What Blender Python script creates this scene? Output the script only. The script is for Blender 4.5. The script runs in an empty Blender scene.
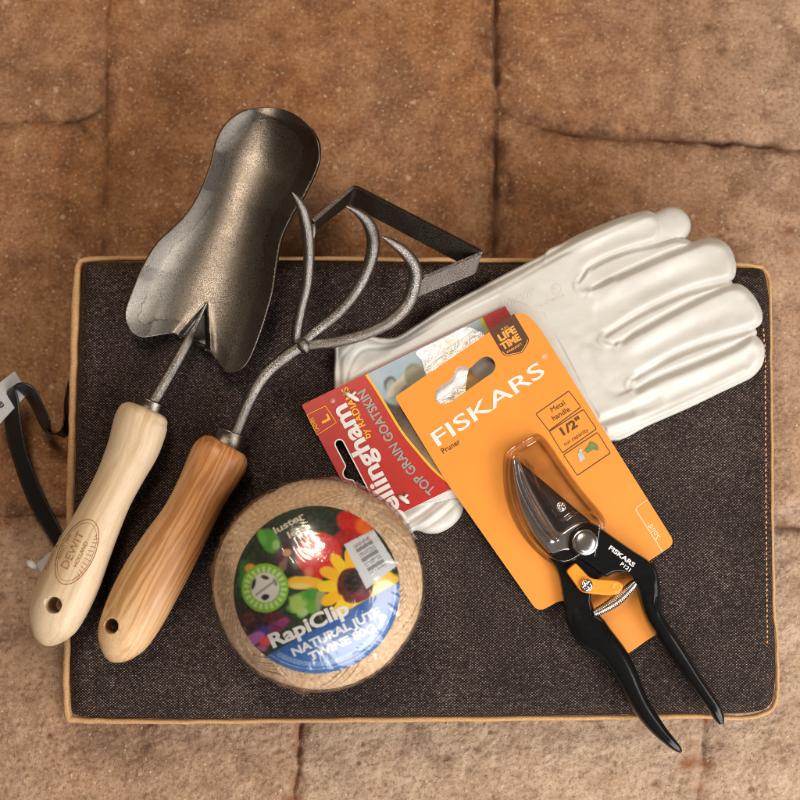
import bpy, math, random
import numpy as np
from mathutils import Vector, Matrix
from mathutils.geometry import tessellate_polygon
from mathutils.bvhtree import BVHTree

random.seed(7)
RNG = np.random.RandomState(11)
scene = bpy.context.scene
COL = scene.collection
PI = math.pi

# ------------------------------------------------------------------ camera
ZC = 0.050                       # top of the cushion above the paving
DIST, TILT, SPAN = 0.86, math.radians(7.0), 0.470
fwd = Vector((0, math.sin(TILT), -math.cos(TILT)))
upv = Vector((0, math.cos(TILT), math.sin(TILT)))
rgt = Vector((1, 0, 0))
CAM = Vector((0, 0, ZC)) - fwd * DIST
TH = (SPAN / 2) / DIST
cam_d = bpy.data.cameras.new('camera'); cam = bpy.data.objects.new('camera', cam_d); COL.objects.link(cam)
cam.matrix_world = Matrix.Translation(CAM) @ Matrix((rgt, upv, -fwd)).transposed().to_4x4()
cam_d.sensor_width = 36; cam_d.lens = 18 / TH
cam_d.clip_start = 0.05; cam_d.clip_end = 50
cam_d.dof.use_dof = True; cam_d.dof.focus_distance = 0.838; cam_d.dof.aperture_fstop = 6.3
scene.camera = cam

CAMn, Fn, Un = np.array(CAM), np.array(fwd), np.array(upv)

def rays(px, py):
    px = np.asarray(px, float); py = np.asarray(py, float)
    a = (px - 400) / 400 * TH; b = (400 - py) / 400 * TH
    return np.stack([a, b * Un[1] + Fn[1], b * Un[2] + Fn[2]], -1)

def at(px, py, z):
    """world point(s) seen at picture position px, py (800 px frame) and lying at height z"""
    d = rays(px, py); t = (np.asarray(z, float) - CAMn[2]) / d[..., 2]
    return CAMn + d * t[..., None]

def proj(P):
    v = np.asarray(P, float) - CAMn
    dep = v @ Fn
    return 400 + v[..., 0] / dep / TH * 400, 400 - (v @ Un) / dep / TH * 400

def pm(z=ZC):
    return SPAN / 800 * (CAMn[2] - z) / (CAMn[2] - ZC)

# ------------------------------------------------------------------ noise
_tab = RNG.rand(4096)
def _h(ix, iy, s):
    return _tab[(ix * 73 + iy * 1619 + s * 977 + (ix * iy * 7) + (ix ^ (iy * 31))) & 4095]
def vnoise(x, y, s=0):
    x = np.asarray(x, float); y = np.asarray(y, float)
    ix = np.floor(x).astype(np.int64); iy = np.floor(y).astype(np.int64)
    fx = x - ix; fy = y - iy
    fx = fx * fx * (3 - 2 * fx); fy = fy * fy * (3 - 2 * fy)
    a = _h(ix, iy, s); b = _h(ix + 1, iy, s); c = _h(ix, iy + 1, s); d = _h(ix + 1, iy + 1, s)
    return ((a * (1 - fx) + b * fx) * (1 - fy) + (c * (1 - fx) + d * fx) * fy) * 2 - 1
def fbm(x, y, o=4, s=0):
    r = 0; a = 1; n = 0
    for k in range(o):
        r = r + a * vnoise(x * 2 ** k + 17.3 * k, y * 2 ** k - 9.1 * k, s + k); n += a; a *= .5
    return r / n

# ------------------------------------------------------------------ 2-D helpers
def cr(P, n=8, closed=False):
    """Catmull-Rom through the rows of P"""
    P = np.asarray(P, float); N = len(P); out = []
    rng = range(N) if closed else range(N - 1)
    for i in rng:
        if closed: p0, p1, p2, p3 = P[i - 1], P[i], P[(i + 1) % N], P[(i + 2) % N]
        else: p0, p1, p2, p3 = P[max(i - 1, 0)], P[i], P[i + 1], P[min(i + 2, N - 1)]
        for k in range(n):
            t = k / n
            out.append(.5 * ((2 * p1) + (p2 - p0) * t + (2 * p0 - 5 * p1 + 4 * p2 - p3) * t * t + (3 * p1 - p0 - 3 * p2 + p3) * t ** 3))
    if not closed: out.append(P[-1])
    return np.array(out)

def round_poly(pts, r, n=6):
    """polygon with rounded corners; a point may carry its own radius as third value"""
    out = []; N = len(pts)
    for i in range(N):
        p = np.array(pts[i][:2], float); rr = pts[i][2] if len(pts[i]) > 2 else r
        a = np.array(pts[i - 1][:2], float); b = np.array(pts[(i + 1) % N][:2], float)
        la, lb = np.linalg.norm(a - p), np.linalg.norm(b - p)
        if rr <= 0: out.append(p); continue
        ra = min(rr, la * .49); rb = min(rr, lb * .49)
        A = p + (a - p) / la * ra; B = p + (b - p) / lb * rb
        for k in range(n + 1):
            t = k / n; out.append(A * (1 - t) ** 2 + 2 * p * t * (1 - t) + B * t * t)
    return np.array(out)

def seg_dist(X, Y, P, closed=False, rad=None):
    """distance from points to a polyline; with rad also the radius interpolated at the foot"""
    P = np.asarray(P, float); best = np.full(X.shape, 1e9); br = np.zeros(X.shape)
    n = len(P) if closed else len(P) - 1
    for i in range(n):
        a = P[i]; b = P[(i + 1) % len(P)]; ab = b - a; L = ab @ ab + 1e-12
        t = np.clip(((X - a[0]) * ab[0] + (Y - a[1]) * ab[1]) / L, 0, 1)
        d = np.hypot(X - a[0] - t * ab[0], Y - a[1] - t * ab[1])
        if rad is not None:
            r = rad[i] * (1 - t) + rad[(i + 1) % len(P)] * t
            m = (d - r) < (best - br) ; m |= best > 1e8
            br = np.where(m, r, br)
        else: m = d < best
        best = np.where(m, d, best)
    return (best, br) if rad is not None else best

def inside(X, Y, P):
    P = np.asarray(P, float); c = np.zeros(X.shape, bool)
    for i in range(len(P)):
        x1, y1 = P[i]; x2, y2 = P[(i + 1) % len(P)]
        if y1 == y2: continue
        m = ((y1 > Y) != (y2 > Y)) & (X < (x2 - x1) * (Y - y1) / (y2 - y1) + x1)
        c ^= m
    return c

def sdf(X, Y, P):
    d = seg_dist(X, Y, P, True)
    return np.where(inside(X, Y, P), d, -d)

# ------------------------------------------------------------------ objects
def tag(o, label=None, cat=None, group=None, kind=None):
    if label: o['label'] = label
    if cat: o['category'] = cat
    if group: o['group'] = group
    if kind: o['kind'] = kind
    return o

def thing(name, label, cat, loc, group=None):
    o = bpy.data.objects.new(name, None); COL.objects.link(o)
    o.location = Vector(loc); o.empty_display_size = .02
    return tag(o, label, cat, group)

def root_loc(o):
    while o.parent is not None: o = o.parent
    return np.array(o.location)

def mk(name, V, F, mat, parent=None, smooth=True, loc=None, attrs=None, colors=None):
    V = np.asarray(V, float).reshape(-1, 3)
    L = root_loc(parent) if parent is not None else (np.array(loc, float) if loc is not None else np.zeros(3))
    me = bpy.data.meshes.new(name)
    me.from_pydata((V - L).tolist(), [], [tuple(int(i) for i in f) for f in F])
    if smooth: me.polygons.foreach_set('use_smooth', [True] * len(me.polygons))
    for k, a in (attrs or {}).items():
        a = np.asarray(a, np.float32)
        if a.ndim == 1:
            at_ = me.attributes.new(k, 'FLOAT', 'POINT'); at_.data.foreach_set('value', a)
        else:
            at_ = me.attributes.new(k, 'FLOAT_VECTOR', 'POINT'); at_.data.foreach_set('vector', a.ravel())
    if colors is not None:
        ca = me.color_attributes.new('print', 'FLOAT_COLOR', 'POINT')
        c = np.ones((len(V), 4), np.float32); c[:, :3] = colors
        ca.data.foreach_set('color', c.ravel())
    me.update()
    if mat is not None: me.materials.append(mat)
    o = bpy.data.objects.new(name, me); COL.objects.link(o)
    if parent is not None: o.parent = parent
    else: o.location = Vector(L)
    return o

def world_bvh(o):
    L = root_loc(o)
    me = o.data
    V = [Vector(np.array(v.co) + L) for v in me.vertices]
    return BVHTree.FromPolygons(V, [tuple(p.vertices) for p in me.polygons])

def on_mesh(bvh, off=.0002, fallback=ZC):
    def S(px, py, h=0.0):
        px = np.atleast_1d(px); py = np.atleast_1d(py); d = rays(px, py); out = []
        for i in range(len(px)):
            dv = Vector(d[i]).normalized()
            hit, nrm, idx, dd = bvh.ray_cast(CAM, dv)
            if hit is None: out.append(at(px[i], py[i], fallback))
            else: out.append(np.array(hit - dv * (off + h)))
        return np.array(out)
    return S

def plane_fn(p0, n):
    """surface function for a plane through p0 with normal n"""
    p0 = np.array(p0, float); n = np.array(n, float); n /= np.linalg.norm(n)
    def S(px, py, h=0.0):
        d = rays(px, py); t = ((p0 + n * h - CAMn) @ n) / (d @ n)
        return CAMn + d * t[..., None]
    S.n = n
    return S

def grid_pillow(sdfun, box, step, top, name, mat, parent=None, loc=None, bottom=None, attrs=None, solid=None):
    """mesh over the region sdfun>0 of the picture box; top(X,Y,D) gives heights. Verts just outside are pulled onto the outline."""
    x0, y0, x1, y1 = box
    xs = np.arange(x0, x1 + step, step); ys = np.arange(y0, y1 + step, step)
    X, Y = np.meshgrid(xs, ys); D = sdfun(X, Y)
    for _ in range(2):
        e = .2; gx = (sdfun(X + e, Y) - sdfun(X - e, Y)) / (2 * e); gy = (sdfun(X, Y + e) - sdfun(X, Y - e)) / (2 * e)
        gl = np.hypot(gx, gy) + 1e-9
        m = (D < step * .25) & (D > -step * 1.6)
        X = np.where(m, X - gx / gl * D, X); Y = np.where(m, Y - gy / gl * D, Y)
        if _ == 0: keep = D > -step * 1.1; ins = D > step * .25
        D = sdfun(X, Y)
    D = np.maximum(D, 0)
    idx = -np.ones(X.shape, int)
    q = keep[:-1, :-1] & keep[1:, :-1] & keep[:-1, 1:] & keep[1:, 1:] & (ins[:-1, :-1] | ins[1:, :-1] | ins[:-1, 1:] | ins[1:, 1:])
    use = np.zeros(X.shape, bool)
    use[:-1, :-1] |= q; use[1:, :-1] |= q; use[:-1, 1:] |= q; use[1:, 1:] |= q
    idx[use] = np.arange(use.sum())
    Z = top(X, Y, D)
    V = at(X[use], Y[use], Z[use])
    J, I = np.nonzero(q)
    F = np.stack([idx[J, I], idx[J + 1, I], idx[J + 1, I + 1], idx[J, I + 1]], -1)
    F = F.tolist(); V = V.tolist()
    A = {k: f(X[use], Y[use], D[use]) for k, f in (attrs or {}).items()}
    if bottom is not None:
        cnt = {}
        for f in F:
            for a, b in zip(f, f[1:] + f[:1]):
                k = (min(a, b), max(a, b)); cnt[k] = None if k in cnt else (a, b)
        mp = {}
        for e_ in cnt.values():
            if e_ is None: continue
            for v in e_:
                if v not in mp:
                    mp[v] = len(V); V.append([V[v][0], V[v][1], bottom])
                    for k in A: A[k] = np.append(A[k], A[k][v:v + 1], axis=0)
            a, b = e_; F.append([b, a, mp[a], mp[b]])
    o = mk(name, V, F, mat, parent, loc=loc, attrs=A)
    if solid:
        s = o.modifiers.new('thick', 'SOLIDIFY'); s.thickness = solid; s.offset = -1; s.use_even_offset = False
    return o

def tube(P, rw, rh=None, n=14, caps=True, exp=1.0):
    """tube along 3-D points P with half-width rw (level) and half-height rh; returns V, F, local coords"""
    P = np.asarray(P, float); N = len(P)
    rw = np.asarray(rw, float) * np.ones(N); rh = rw if rh is None else np.asarray(rh, float) * np.ones(N)
    T = np.gradient(P, axis=0); T /= np.linalg.norm(T, axis=1)[:, None] + 1e-12
    up = np.array([0, 0, 1.0]); V = []; G = []
    S = np.cumsum(np.r_[0, np.linalg.norm(np.diff(P, axis=0), axis=1)])
    for i in range(N):
        s = np.cross(T[i], up); s /= np.linalg.norm(s) + 1e-9; u = np.cross(s, T[i])
        for k in range(n):
            a = 2 * PI * k / n; c, q = math.cos(a), math.sin(a)
            c = math.copysign(abs(c) ** exp, c); q = math.copysign(abs(q) ** exp, q)
            V.append(P[i] + s * rw[i] * c + u * rh[i] * q); G.append((S[i], rw[i] * c, rh[i] * q))
    F = [[i * n + k, i * n + (k + 1) % n, (i + 1) * n + (k + 1) % n, (i + 1) * n + k] for i in range(N - 1) for k in range(n)]
    if caps:
        a = len(V); V.append(P[0]); G.append((S[0], 0, 0)); F += [[a, (k + 1) % n, k] for k in range(n)]
        b = len(V); V.append(P[-1]); G.append((S[-1], 0, 0)); F += [[b, (N - 1) * n + k, (N - 1) * n + (k + 1) % n] for k in range(n)]
    return np.array(V), F, np.array(G)

def join(parts):
    V, F, o = [], [], 0
    for v, f in parts:
        v = np.asarray(v).reshape(-1, 3); V.append(v); F += [[i + o for i in q] for q in f]; o += len(v)
    return np.concatenate(V), F

def ctrl_tube(C, n=8, **k):
    """C rows: px, py, z, radius in picture px (at that height)"""
    Q = cr(C, n); P = at(Q[:, 0], Q[:, 1], Q[:, 2])
    return tube(P, np.maximum(Q[:, 3], .05) * pm(ZC + .01), **k), Q

def flat_poly(outer, S, h=0.0, holes=(), thick=0.0):
    loops = [np.asarray(outer, float)] + [np.asarray(q, float) for q in holes]
    pts = np.concatenate(loops); tri = tessellate_polygon([[Vector((p[0], p[1], 0)) for p in l] for l in loops])
    V = S(pts[:, 0], pts[:, 1], h) if pts.ndim else None
    V = np.asarray(V)
    F = []
    for t in tri:
        a, b, c = (pts[i] for i in t)
        ar = (b[0] - a[0]) * (c[1] - a[1]) - (b[1] - a[1]) * (c[0] - a[0])
        F.append(list(t) if ar < 0 else list(t)[::-1])
    if thick:
        n = len(V); n_ = getattr(S, 'n', np.array([0, 0, 1.0])); V = np.concatenate([V, V - n_ * thick])
        F += [[i + n for i in f[::-1]] for f in F]
        o = 0
        for l in loops:
            m = len(l)
            for i in range(m):
                a, b = o + i, o + (i + 1) % m; F.append([a, b, b + n, a + n])
            o += m
    return V, F

def stroke(P, w, closed=False):
    """outline polygon loops of a line of width w (px) along P: returns strips as quads in px"""
    P = np.asarray(P, float)
    if closed: T = np.roll(P, -1, 0) - np.roll(P, 1, 0)
    else: T = np.gradient(P, axis=0)
    T /= np.linalg.norm(T, axis=1)[:, None] + 1e-9; N = np.stack([-T[:, 1], T[:, 0]], -1)
    w = np.asarray(w, float) * np.ones(len(P)); A = P + N * w[:, None] / 2; B = P - N * w[:, None] / 2
    pts = np.concatenate([A, B]); n = len(P); F = []
    for i in range(n if closed else n - 1):
        j = (i + 1) % n; F.append([i, j, n + j, n + i])
    return pts, F

def draw(pts, F, S, h=0.0):
    return np.asarray(S(pts[:, 0], pts[:, 1], h)), F

def refine(V, F, mx):
    V = [np.array(v, float) for v in V]; T = []
    for f in F:
        for k in range(1, len(f) - 1): T.append((f[0], f[k], f[k + 1]))
    cache = {}
    for _ in range(9):
        out = []; ch = False
        for t in T:
            L_ = [np.linalg.norm(V[t[k]] - V[t[(k + 1) % 3]]) for k in range(3)]; k = int(np.argmax(L_))
            if L_[k] <= mx: out.append(t); continue
            ch = True; a, b, c = t[k], t[(k + 1) % 3], t[(k + 2) % 3]; key = (min(a, b), max(a, b))
            if key not in cache: cache[key] = len(V); V.append((V[a] + V[b]) / 2)
            q = cache[key]; out += [(a, q, c), (q, b, c)]
        T = out
        if not ch: break
    return np.array(V), [list(t) for t in T]

def text2d(s, width=None, cap=None, bold=0.0, spacing=1.0):
    cu = bpy.data.curves.new('lettering', 'FONT'); cu.body = s; cu.size = 1; cu.offset = bold; cu.resolution_u = 3
    cu.space_character = spacing; cu.fill_mode = 'FRONT'
    o = bpy.data.objects.new('lettering', cu); COL.objects.link(o)
    dg = bpy.context.evaluated_depsgraph_get(); me = bpy.data.meshes.new_from_object(o.evaluated_get(dg))
    V = np.array([v.co[:2] for v in me.vertices]); F = [list(p.vertices) for p in me.polygons]
    bpy.data.objects.remove(o); bpy.data.curves.remove(cu); bpy.data.meshes.remove(me)
    x0, x1 = V[:, 0].min(), V[:, 0].max(); V[:, 0] -= x0
    k = (width / (x1 - x0)) if width else cap / .727
    ky = (cap / .727) if cap else k
    V[:, 0] *= k; V[:, 1] *= ky
    return V, F

def place_text(s, px, py, ang, S, width=None, cap=None, bold=0.0, path=None, h=0.0, spacing=1.0, fine=0):
    """text whose base line starts at px, py and runs at ang degrees (counter-clockwise in the picture), or along a path"""
    V, F = text2d(s, width, cap, bold, spacing)
    if fine: V, F = refine(V, F, fine)
    if path is None:
        a = math.radians(ang); c, q = math.cos(a), math.sin(a)
        P = np.stack([px + V[:, 0] * c - V[:, 1] * q, py - V[:, 0] * q - V[:, 1] * c], -1)
    else:
        P_ = np.asarray(path, float); d = np.r_[0, np.cumsum(np.linalg.norm(np.diff(P_, axis=0), axis=1))]
        x = np.clip(V[:, 0], 0, d[-1]); cx = np.interp(x, d, P_[:, 0]); cy = np.interp(x, d, P_[:, 1])
        T = np.gradient(P_, d, axis=0); tx = np.interp(x, d, T[:, 0]); ty = np.interp(x, d, T[:, 1]); l = np.hypot(tx, ty)
        P = np.stack([cx + V[:, 1] * ty / l, cy - V[:, 1] * tx / l], -1)
    return draw(P, F, S, h)

def disc2d(cx, cy, r, n=28, ry=None, a0=0):
    t = np.linspace(0, 2 * PI, n, endpoint=False); ry = ry or r; a = math.radians(a0)
    x = r * np.cos(t); y = ry * np.sin(t)
    return np.stack([cx + x * math.cos(a) - y * math.sin(a), cy + x * math.sin(a) + y * math.cos(a)], -1)

# ------------------------------------------------------------------ materials
class M:
    def __init__(s, name):
        s.m = bpy.data.materials.new(name); s.m.use_nodes = True; s.nt = s.m.node_tree
        s.b = s.nt.nodes['Principled BSDF']; s.out = s.nt.nodes['Material Output']
    def n(s, t, **k):
        nd = s.nt.nodes.new('ShaderNode' + t)
        for a, v in k.items():
            if a.startswith('i_'):
                key = a[2:]; key = int(key) if key.isdigit() else key.replace('_', ' ')
                s.set(nd.inputs[key], v)
            else: setattr(nd, a, v)
        return nd
    def set(s, inp, v):
        if isinstance(v, bpy.types.NodeSocket): s.nt.links.new(v, inp)
        elif isinstance(v, tuple) and len(v) == 3 and inp.type == 'RGBA': inp.default_value = (*v, 1)
        else: inp.default_value = v
    def p(s, **k):
        for a, v in k.items(): s.set(s.b.inputs[a.replace('_', ' ')], v)
        return s
    def coord(s, attr=None, scale=None):
        if attr: o = s.n('Attribute', attribute_name=attr).outputs['Vector']
        else: o = s.n('TexCoord').outputs['Object']
        if scale is not None:
            mp = s.n('Mapping'); s.set(mp.inputs[0], o); mp.inputs['Scale'].default_value = scale; o = mp.outputs[0]
        return o
    def noise(s, scale, detail=3, rough=.5, vec=None, dist=0.0):
        nd = s.n('TexNoise'); nd.inputs['Scale'].default_value = scale; nd.inputs['Detail'].default_value = detail
        nd.inputs['Roughness'].default_value = rough; nd.inputs['Distortion'].default_value = dist
        s.set(nd.inputs['Vector'], vec if vec is not None else s.coord()); return nd.outputs['Fac']
    def ramp(s, fac, stops, interp='LINEAR'):
        r = s.n('ValToRGB'); s.set(r.inputs[0], fac); e = r.color_ramp.elements; r.color_ramp.interpolation = interp
        while len(e) < len(stops): e.new(.5)
        for k, (p, c) in enumerate(stops):
            e[k].position = p; e[k].color = (*c, 1) if isinstance(c, tuple) else (c, c, c, 1)
        return r.outputs[0]
    def mix(s, f, a, b, mode='MIX'):
        m = s.n('Mix', data_type='RGBA', blend_type=mode); s.set(m.inputs[0], f); s.set(m.inputs[6], a); s.set(m.inputs[7], b); return m.outputs[2]
    def math(s, op, a, b=0.0, c=None):
        m = s.n('Math', operation=op); s.set(m.inputs[0], a); s.set(m.inputs[1], b)
        if c is not None: s.set(m.inputs[2], c)
        return m.outputs[0]
    def bump(s, h, strength=.5, dist=.001, normal=None):
        b = s.n('Bump'); b.inputs['Strength'].default_value = strength; b.inputs['Distance'].default_value = dist
        s.set(b.inputs['Height'], h)
        if normal is not None: s.set(b.inputs['Normal'], normal)
        s.set(s.b.inputs['Normal'], b.outputs[0]); return b.outputs[0]

def plain(name, c, rough=.5, metal=0.0, mottled=.08, scale=400, bump=.1, **k):
    m = M(name); f = m.noise(scale, 4)
    d = tuple(x * (1 - mottled) for x in c); l = tuple(min(1, x * (1 + mottled)) for x in c)
    m.p(Base_Color=m.ramp(f, [(.35, d), (.65, l)]), Roughness=rough, Metallic=metal, **k)
    if bump: m.bump(f, bump, .0003)
    return m.m

# paving
def mat_ground():
    m = M('paving_stone'); co = m.coord(); nz = m.n('TexNoise'); nz.inputs['Scale'].default_value = 260; nz.inputs['Detail'].default_value = 3; m.set(nz.inputs['Vector'], co)
    va = m.n('VectorMath', operation='SCALE'); m.set(va.inputs[0], nz.outputs['Color']); va.inputs['Scale'].default_value = .0042
    vb = m.n('VectorMath', operation='ADD'); m.set(vb.inputs[0], co); m.set(vb.inputs[1], va.outputs[0]); warp = vb.outputs[0]
    tone = m.n('Attribute', attribute_name='tone').outputs['Fac']; dirt = m.n('Attribute', attribute_name='dirt').outputs['Fac']
    n1 = m.noise(9, 5, .6); n2 = m.noise(60, 6, .65); n3 = m.noise(420, 4, .7); n4 = m.noise(1500, 2, .6)
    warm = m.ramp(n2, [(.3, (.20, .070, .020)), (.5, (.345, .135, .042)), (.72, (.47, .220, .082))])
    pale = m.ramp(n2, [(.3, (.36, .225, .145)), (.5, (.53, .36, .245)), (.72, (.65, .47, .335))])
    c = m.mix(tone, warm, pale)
    c = m.mix(m.ramp(n1, [(.35, 0.0), (.65, .45)]), c, m.mix(.5, c, (.22, .15, .10)))
    n5 = m.noise(26, 5, .62, dist=.8); c = m.mix(m.ramp(n5, [(.36, .42), (.50, 0.0)]), c, (.13, .052, .020)); c = m.mix(m.ramp(n5, [(.54, 0.0), (.70, .25)]), c, (.60, .38, .22))
    c = m.mix(m.ramp(n3, [(.34, .6), (.48, 0.0)]), c, (.11, .05, .026))
    c = m.mix(m.ramp(n3, [(.55, 0.0), (.68, .5)]), c, (.62, .45, .30))
    vo = m.n('TexVoronoi', feature='F1'); vo.inputs['Scale'].default_value = 330; m.set(vo.inputs['Vector'], warp)
    sp = m.ramp(vo.outputs['Distance'], [(.10, 1.0), (.30, 0.0)])
    pick = m.ramp(m.n('SeparateColor', i_0=vo.outputs['Color']).outputs[0], [(.66, 0.0), (.9, 1.0)])
    c = m.mix(m.math('MULTIPLY', m.math('MULTIPLY', sp, pick), .8), c, (.80, .58, .36))
    vo2 = m.n('TexVoronoi', feature='F1'); vo2.inputs['Scale'].default_value = 120; m.set(vo2.inputs['Vector'], warp)
    sp2 = m.ramp(vo2.outputs['Distance'], [(.08, 1.0), (.26, 0.0)])
    pk2 = m.ramp(m.n('SeparateColor', i_0=vo2.outputs['Color']).outputs[1], [(.90, 0.0), (.92, 1.0)])
    c = m.mix(m.math('MULTIPLY', m.math('MULTIPLY', sp2, pk2), .7), c, (.70, .50, .33))
    pk3 = m.ramp(m.n('SeparateColor', i_0=vo2.outputs['Color']).outputs[2], [(.90, 0.0), (.93, 1.0)])
    c = m.mix(m.math('MULTIPLY', m.math('MULTIPLY', sp2, pk3), .8), c, (.10, .04, .02))
    c = m.mix(dirt, c, (.085, .036, .014))
    rust = m.n('Attribute', attribute_name='rust').outputs['Fac']
    c = m.mix(m.math('MULTIPLY', rust, m.ramp(n3, [(.36, 0.45), (.52, 1.0)])), c, (.24, .075, .018))
    m.p(Base_Color=c, Roughness=.82, Specular_IOR_Level=.35)
    h = m.math('ADD', m.math('MULTIPLY', n3, .6), m.math('MULTIPLY', n4, .4))
    h = m.math('ADD', h, m.math('MULTIPLY', m.math('MULTIPLY', sp, pick), .25))
    m.bump(h, .9, .0022)
    return m.m

def mat_fabric(name='woven_canvas'):
    m = M(name); co = m.coord(); x = m.n('SeparateXYZ', i_0=co)
    wob = m.math('MULTIPLY', m.noise(14, 2), 4.0)
    sx = m.math('SINE', m.math('ADD', m.math('MULTIPLY', x.outputs[0], 2 * PI / .00190), wob))
    sy = m.math('SINE', m.math('ADD', m.math('MULTIPLY', x.outputs[1], 2 * PI / .00160), wob))
    wv = m.math('MULTIPLY', sx, sy)
    n1 = m.noise(1, 2, .6, m.coord(scale=(620, 1000, 700)))
    n2 = m.noise(1, 3, .6, m.coord(scale=(260, 700, 300)))
    n3 = m.noise(28, 3, .6)
    f = m.math('ADD', m.math('MULTIPLY', wv, .20), m.math('ADD', m.math('MULTIPLY', n1, .62), m.math('ADD', m.math('MULTIPLY', n2, .22), m.math('MULTIPLY', n3, .16))))
    c = m.ramp(f, [(.36, (.005, .0025, .002)), (.52, (.021, .0125, .010)), (.64, (.078, .051, .042)), (.80, (.42, .31, .26))])
    m.p(Base_Color=c, Roughness=.6, Specular_IOR_Level=.18, Sheen_Weight=.05, Sheen_Roughness=.4, Sheen_Tint=(.85, .68, .66))
    m.bump(m.math('ADD', m.math('MULTIPLY', wv, .5), n1), .6, .0007)
    return m.m

def mat_wood(name, pale, dark, streak, bands, seed):
    m = M(name); co = m.coord('grain'); mp = m.n('Mapping'); m.set(mp.inputs[0], co)
    mp.inputs['Scale'].default_value = (7, 95, 95); mp.inputs['Location'].default_value = (seed, seed * .7, 0); v = mp.outputs[0]
    d = m.noise(1.1, 3, .5, v)
    a = m.n('SeparateXYZ', i_0=v)
    ring = m.math('ADD', m.math('MULTIPLY', a.outputs[1], 1.0), m.math('ADD', m.math('MULTIPLY', a.outputs[2], .55), m.math('MULTIPLY', d, 2.2)))
    s = m.math('SINE', m.math('MULTIPLY', ring, bands))
    s = m.math('MULTIPLY_ADD', s, .5, .5)
    fine = m.noise(1, 4, .6, m.coord('grain', (60, 1900, 1900)))
    big = m.noise(1, 2, .5, m.coord('grain', (14, 60, 60)))
    c = m.mix(m.ramp(s, [(.25, 0.0), (.9, 1.0)]), pale, dark)
    c = m.mix(m.ramp(big, [(.4, 0.0), (.62, .8)]), c, streak)
    if name.startswith('amber'):
        hx = m.n('SeparateXYZ', i_0=co); q = m.math('ADD', hx.outputs[0], m.math('MULTIPLY', hx.outputs[1], 2.4)); q = m.math('ADD', q, m.math('MULTIPLY', big, .05))
        c = m.mix(m.ramp(q, [(.065, .95), (.135, 0.0)]), c, m.mix(s, (.60, .27, .085), (.40, .14, .035)))
    c = m.mix(m.ramp(fine, [(.50, 0.0), (.7, .35)]), c, tuple(x * .5 for x in dark))
    m.p(Base_Color=c, Roughness=.42, Specular_IOR_Level=.45)
    m.bump(m.math('ADD', fine, m.math('MULTIPLY', s, .3)), .18, .0004)
    return m.m

def mat_steel(name, lo, hi, r0=.3, r1=.6, speck=True, scale=1.0, metal=1.0, bumpd=.0005):
    m = M(name)
    a = m.noise(45 * scale, 5, .6); b = m.noise(900 * scale, 3, .65); c = m.noise(16 * scale, 3, .55)
    f = m.math('ADD', m.math('MULTIPLY', a, .45), m.math('ADD', m.math('MULTIPLY', b, .2), m.math('MULTIPLY', c, .35)))
    col = m.ramp(f, [(.36, lo), (.66, hi)])
    h = b
    if speck:
        vo = m.n('TexVoronoi', feature='DISTANCE_TO_EDGE'); vo.inputs['Scale'].default_value = 1250 * scale; m.set(vo.inputs['Vector'], m.coord())
        e = m.ramp(vo.outputs[0], [(.02, 1.0), (.22, 0.0)])
        col = m.mix(m.math('MULTIPLY', e, m.ramp(a, [(.38, 0.0), (.55, .75)])), col, tuple(x * .35 for x in lo))
        h = m.math('SUBTRACT', b, m.math('MULTIPLY', e, .25))
    m.p(Base_Color=col, Metallic=metal, Roughness=m.ramp(f, [(.3, r1), (.7, r0)]))
    m.bump(h, .35, bumpd)
    return m.m

def mat_film(name, tint=(1, 1, 1), base=.05, rough=.06, crumple=0.0, scale=60, k=.9):
    m = M(name); nt = m.nt
    fr = m.n('Fresnel'); fr.inputs['IOR'].default_value = 1.5
    g = m.n('BsdfGlossy'); g.inputs['Roughness'].default_value = rough; g.inputs['Color'].default_value = (1, 1, 1, 1)
    t = m.n('BsdfTransparent'); t.inputs['Color'].default_value = (*tint, 1)
    mx = m.n('MixShader'); m.set(mx.inputs[0], m.math('ADD', m.math('MULTIPLY', fr.outputs[0], k), base)); m.set(mx.inputs[1], t.outputs[0]); m.set(mx.inputs[2], g.outputs[0])
    if crumple:
        h = m.noise(scale, 3, .6, dist=1.2); b = m.n('Bump'); b.inputs['Strength'].default_value = crumple; b.inputs['Distance'].default_value = .004
        m.set(b.inputs['Height'], h); m.set(g.inputs['Normal'], b.outputs[0])
    nt.links.new(mx.outputs[0], m.out.inputs['Surface']); nt.nodes.remove(m.b)
    return m.m

def mat_print(name, rough=.3, coat=.4):
    m = M(name); c = m.n('Attribute', attribute_name='print').outputs['Color']
    f = m.noise(500, 3)
    m.p(Base_Color=m.mix(m.ramp(f, [(.4, 0.0), (.7, .06)]), c, (.5, .5, .5)), Roughness=rough, Coat_Weight=coat, Coat_Roughness=.12)
    m.bump(m.noise(35, 2), .08, .002)
    return m.m

def mat_leather():
    m = M('white_goatskin'); g = m.noise(1300, 3, .6); w = m.noise(30, 4, .55, dist=.6); cr_ = m.noise(1, 3, .5, m.coord(scale=(60, 260, 100)))
    vo = m.n('TexVoronoi', feature='F1'); vo.inputs['Scale'].default_value = 1100; m.set(vo.inputs['Vector'], m.coord())
    c = m.ramp(w, [(.3, (.53, .505, .45)), (.7, (.62, .605, .56))])
    m.p(Base_Color=c, Roughness=m.ramp(g, [(.3, .38), (.7, .48)]), Specular_IOR_Level=.45, Sheen_Weight=.1)
    h = m.math('ADD', m.math('MULTIPLY', vo.outputs['Distance'], .25), m.math('ADD', m.math('MULTIPLY', g, .2), m.math('ADD', m.math('MULTIPLY', w, 1.2), m.math('MULTIPLY', cr_, .7))))
    m.bump(h, .16, .0009)
    return m.m

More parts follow.
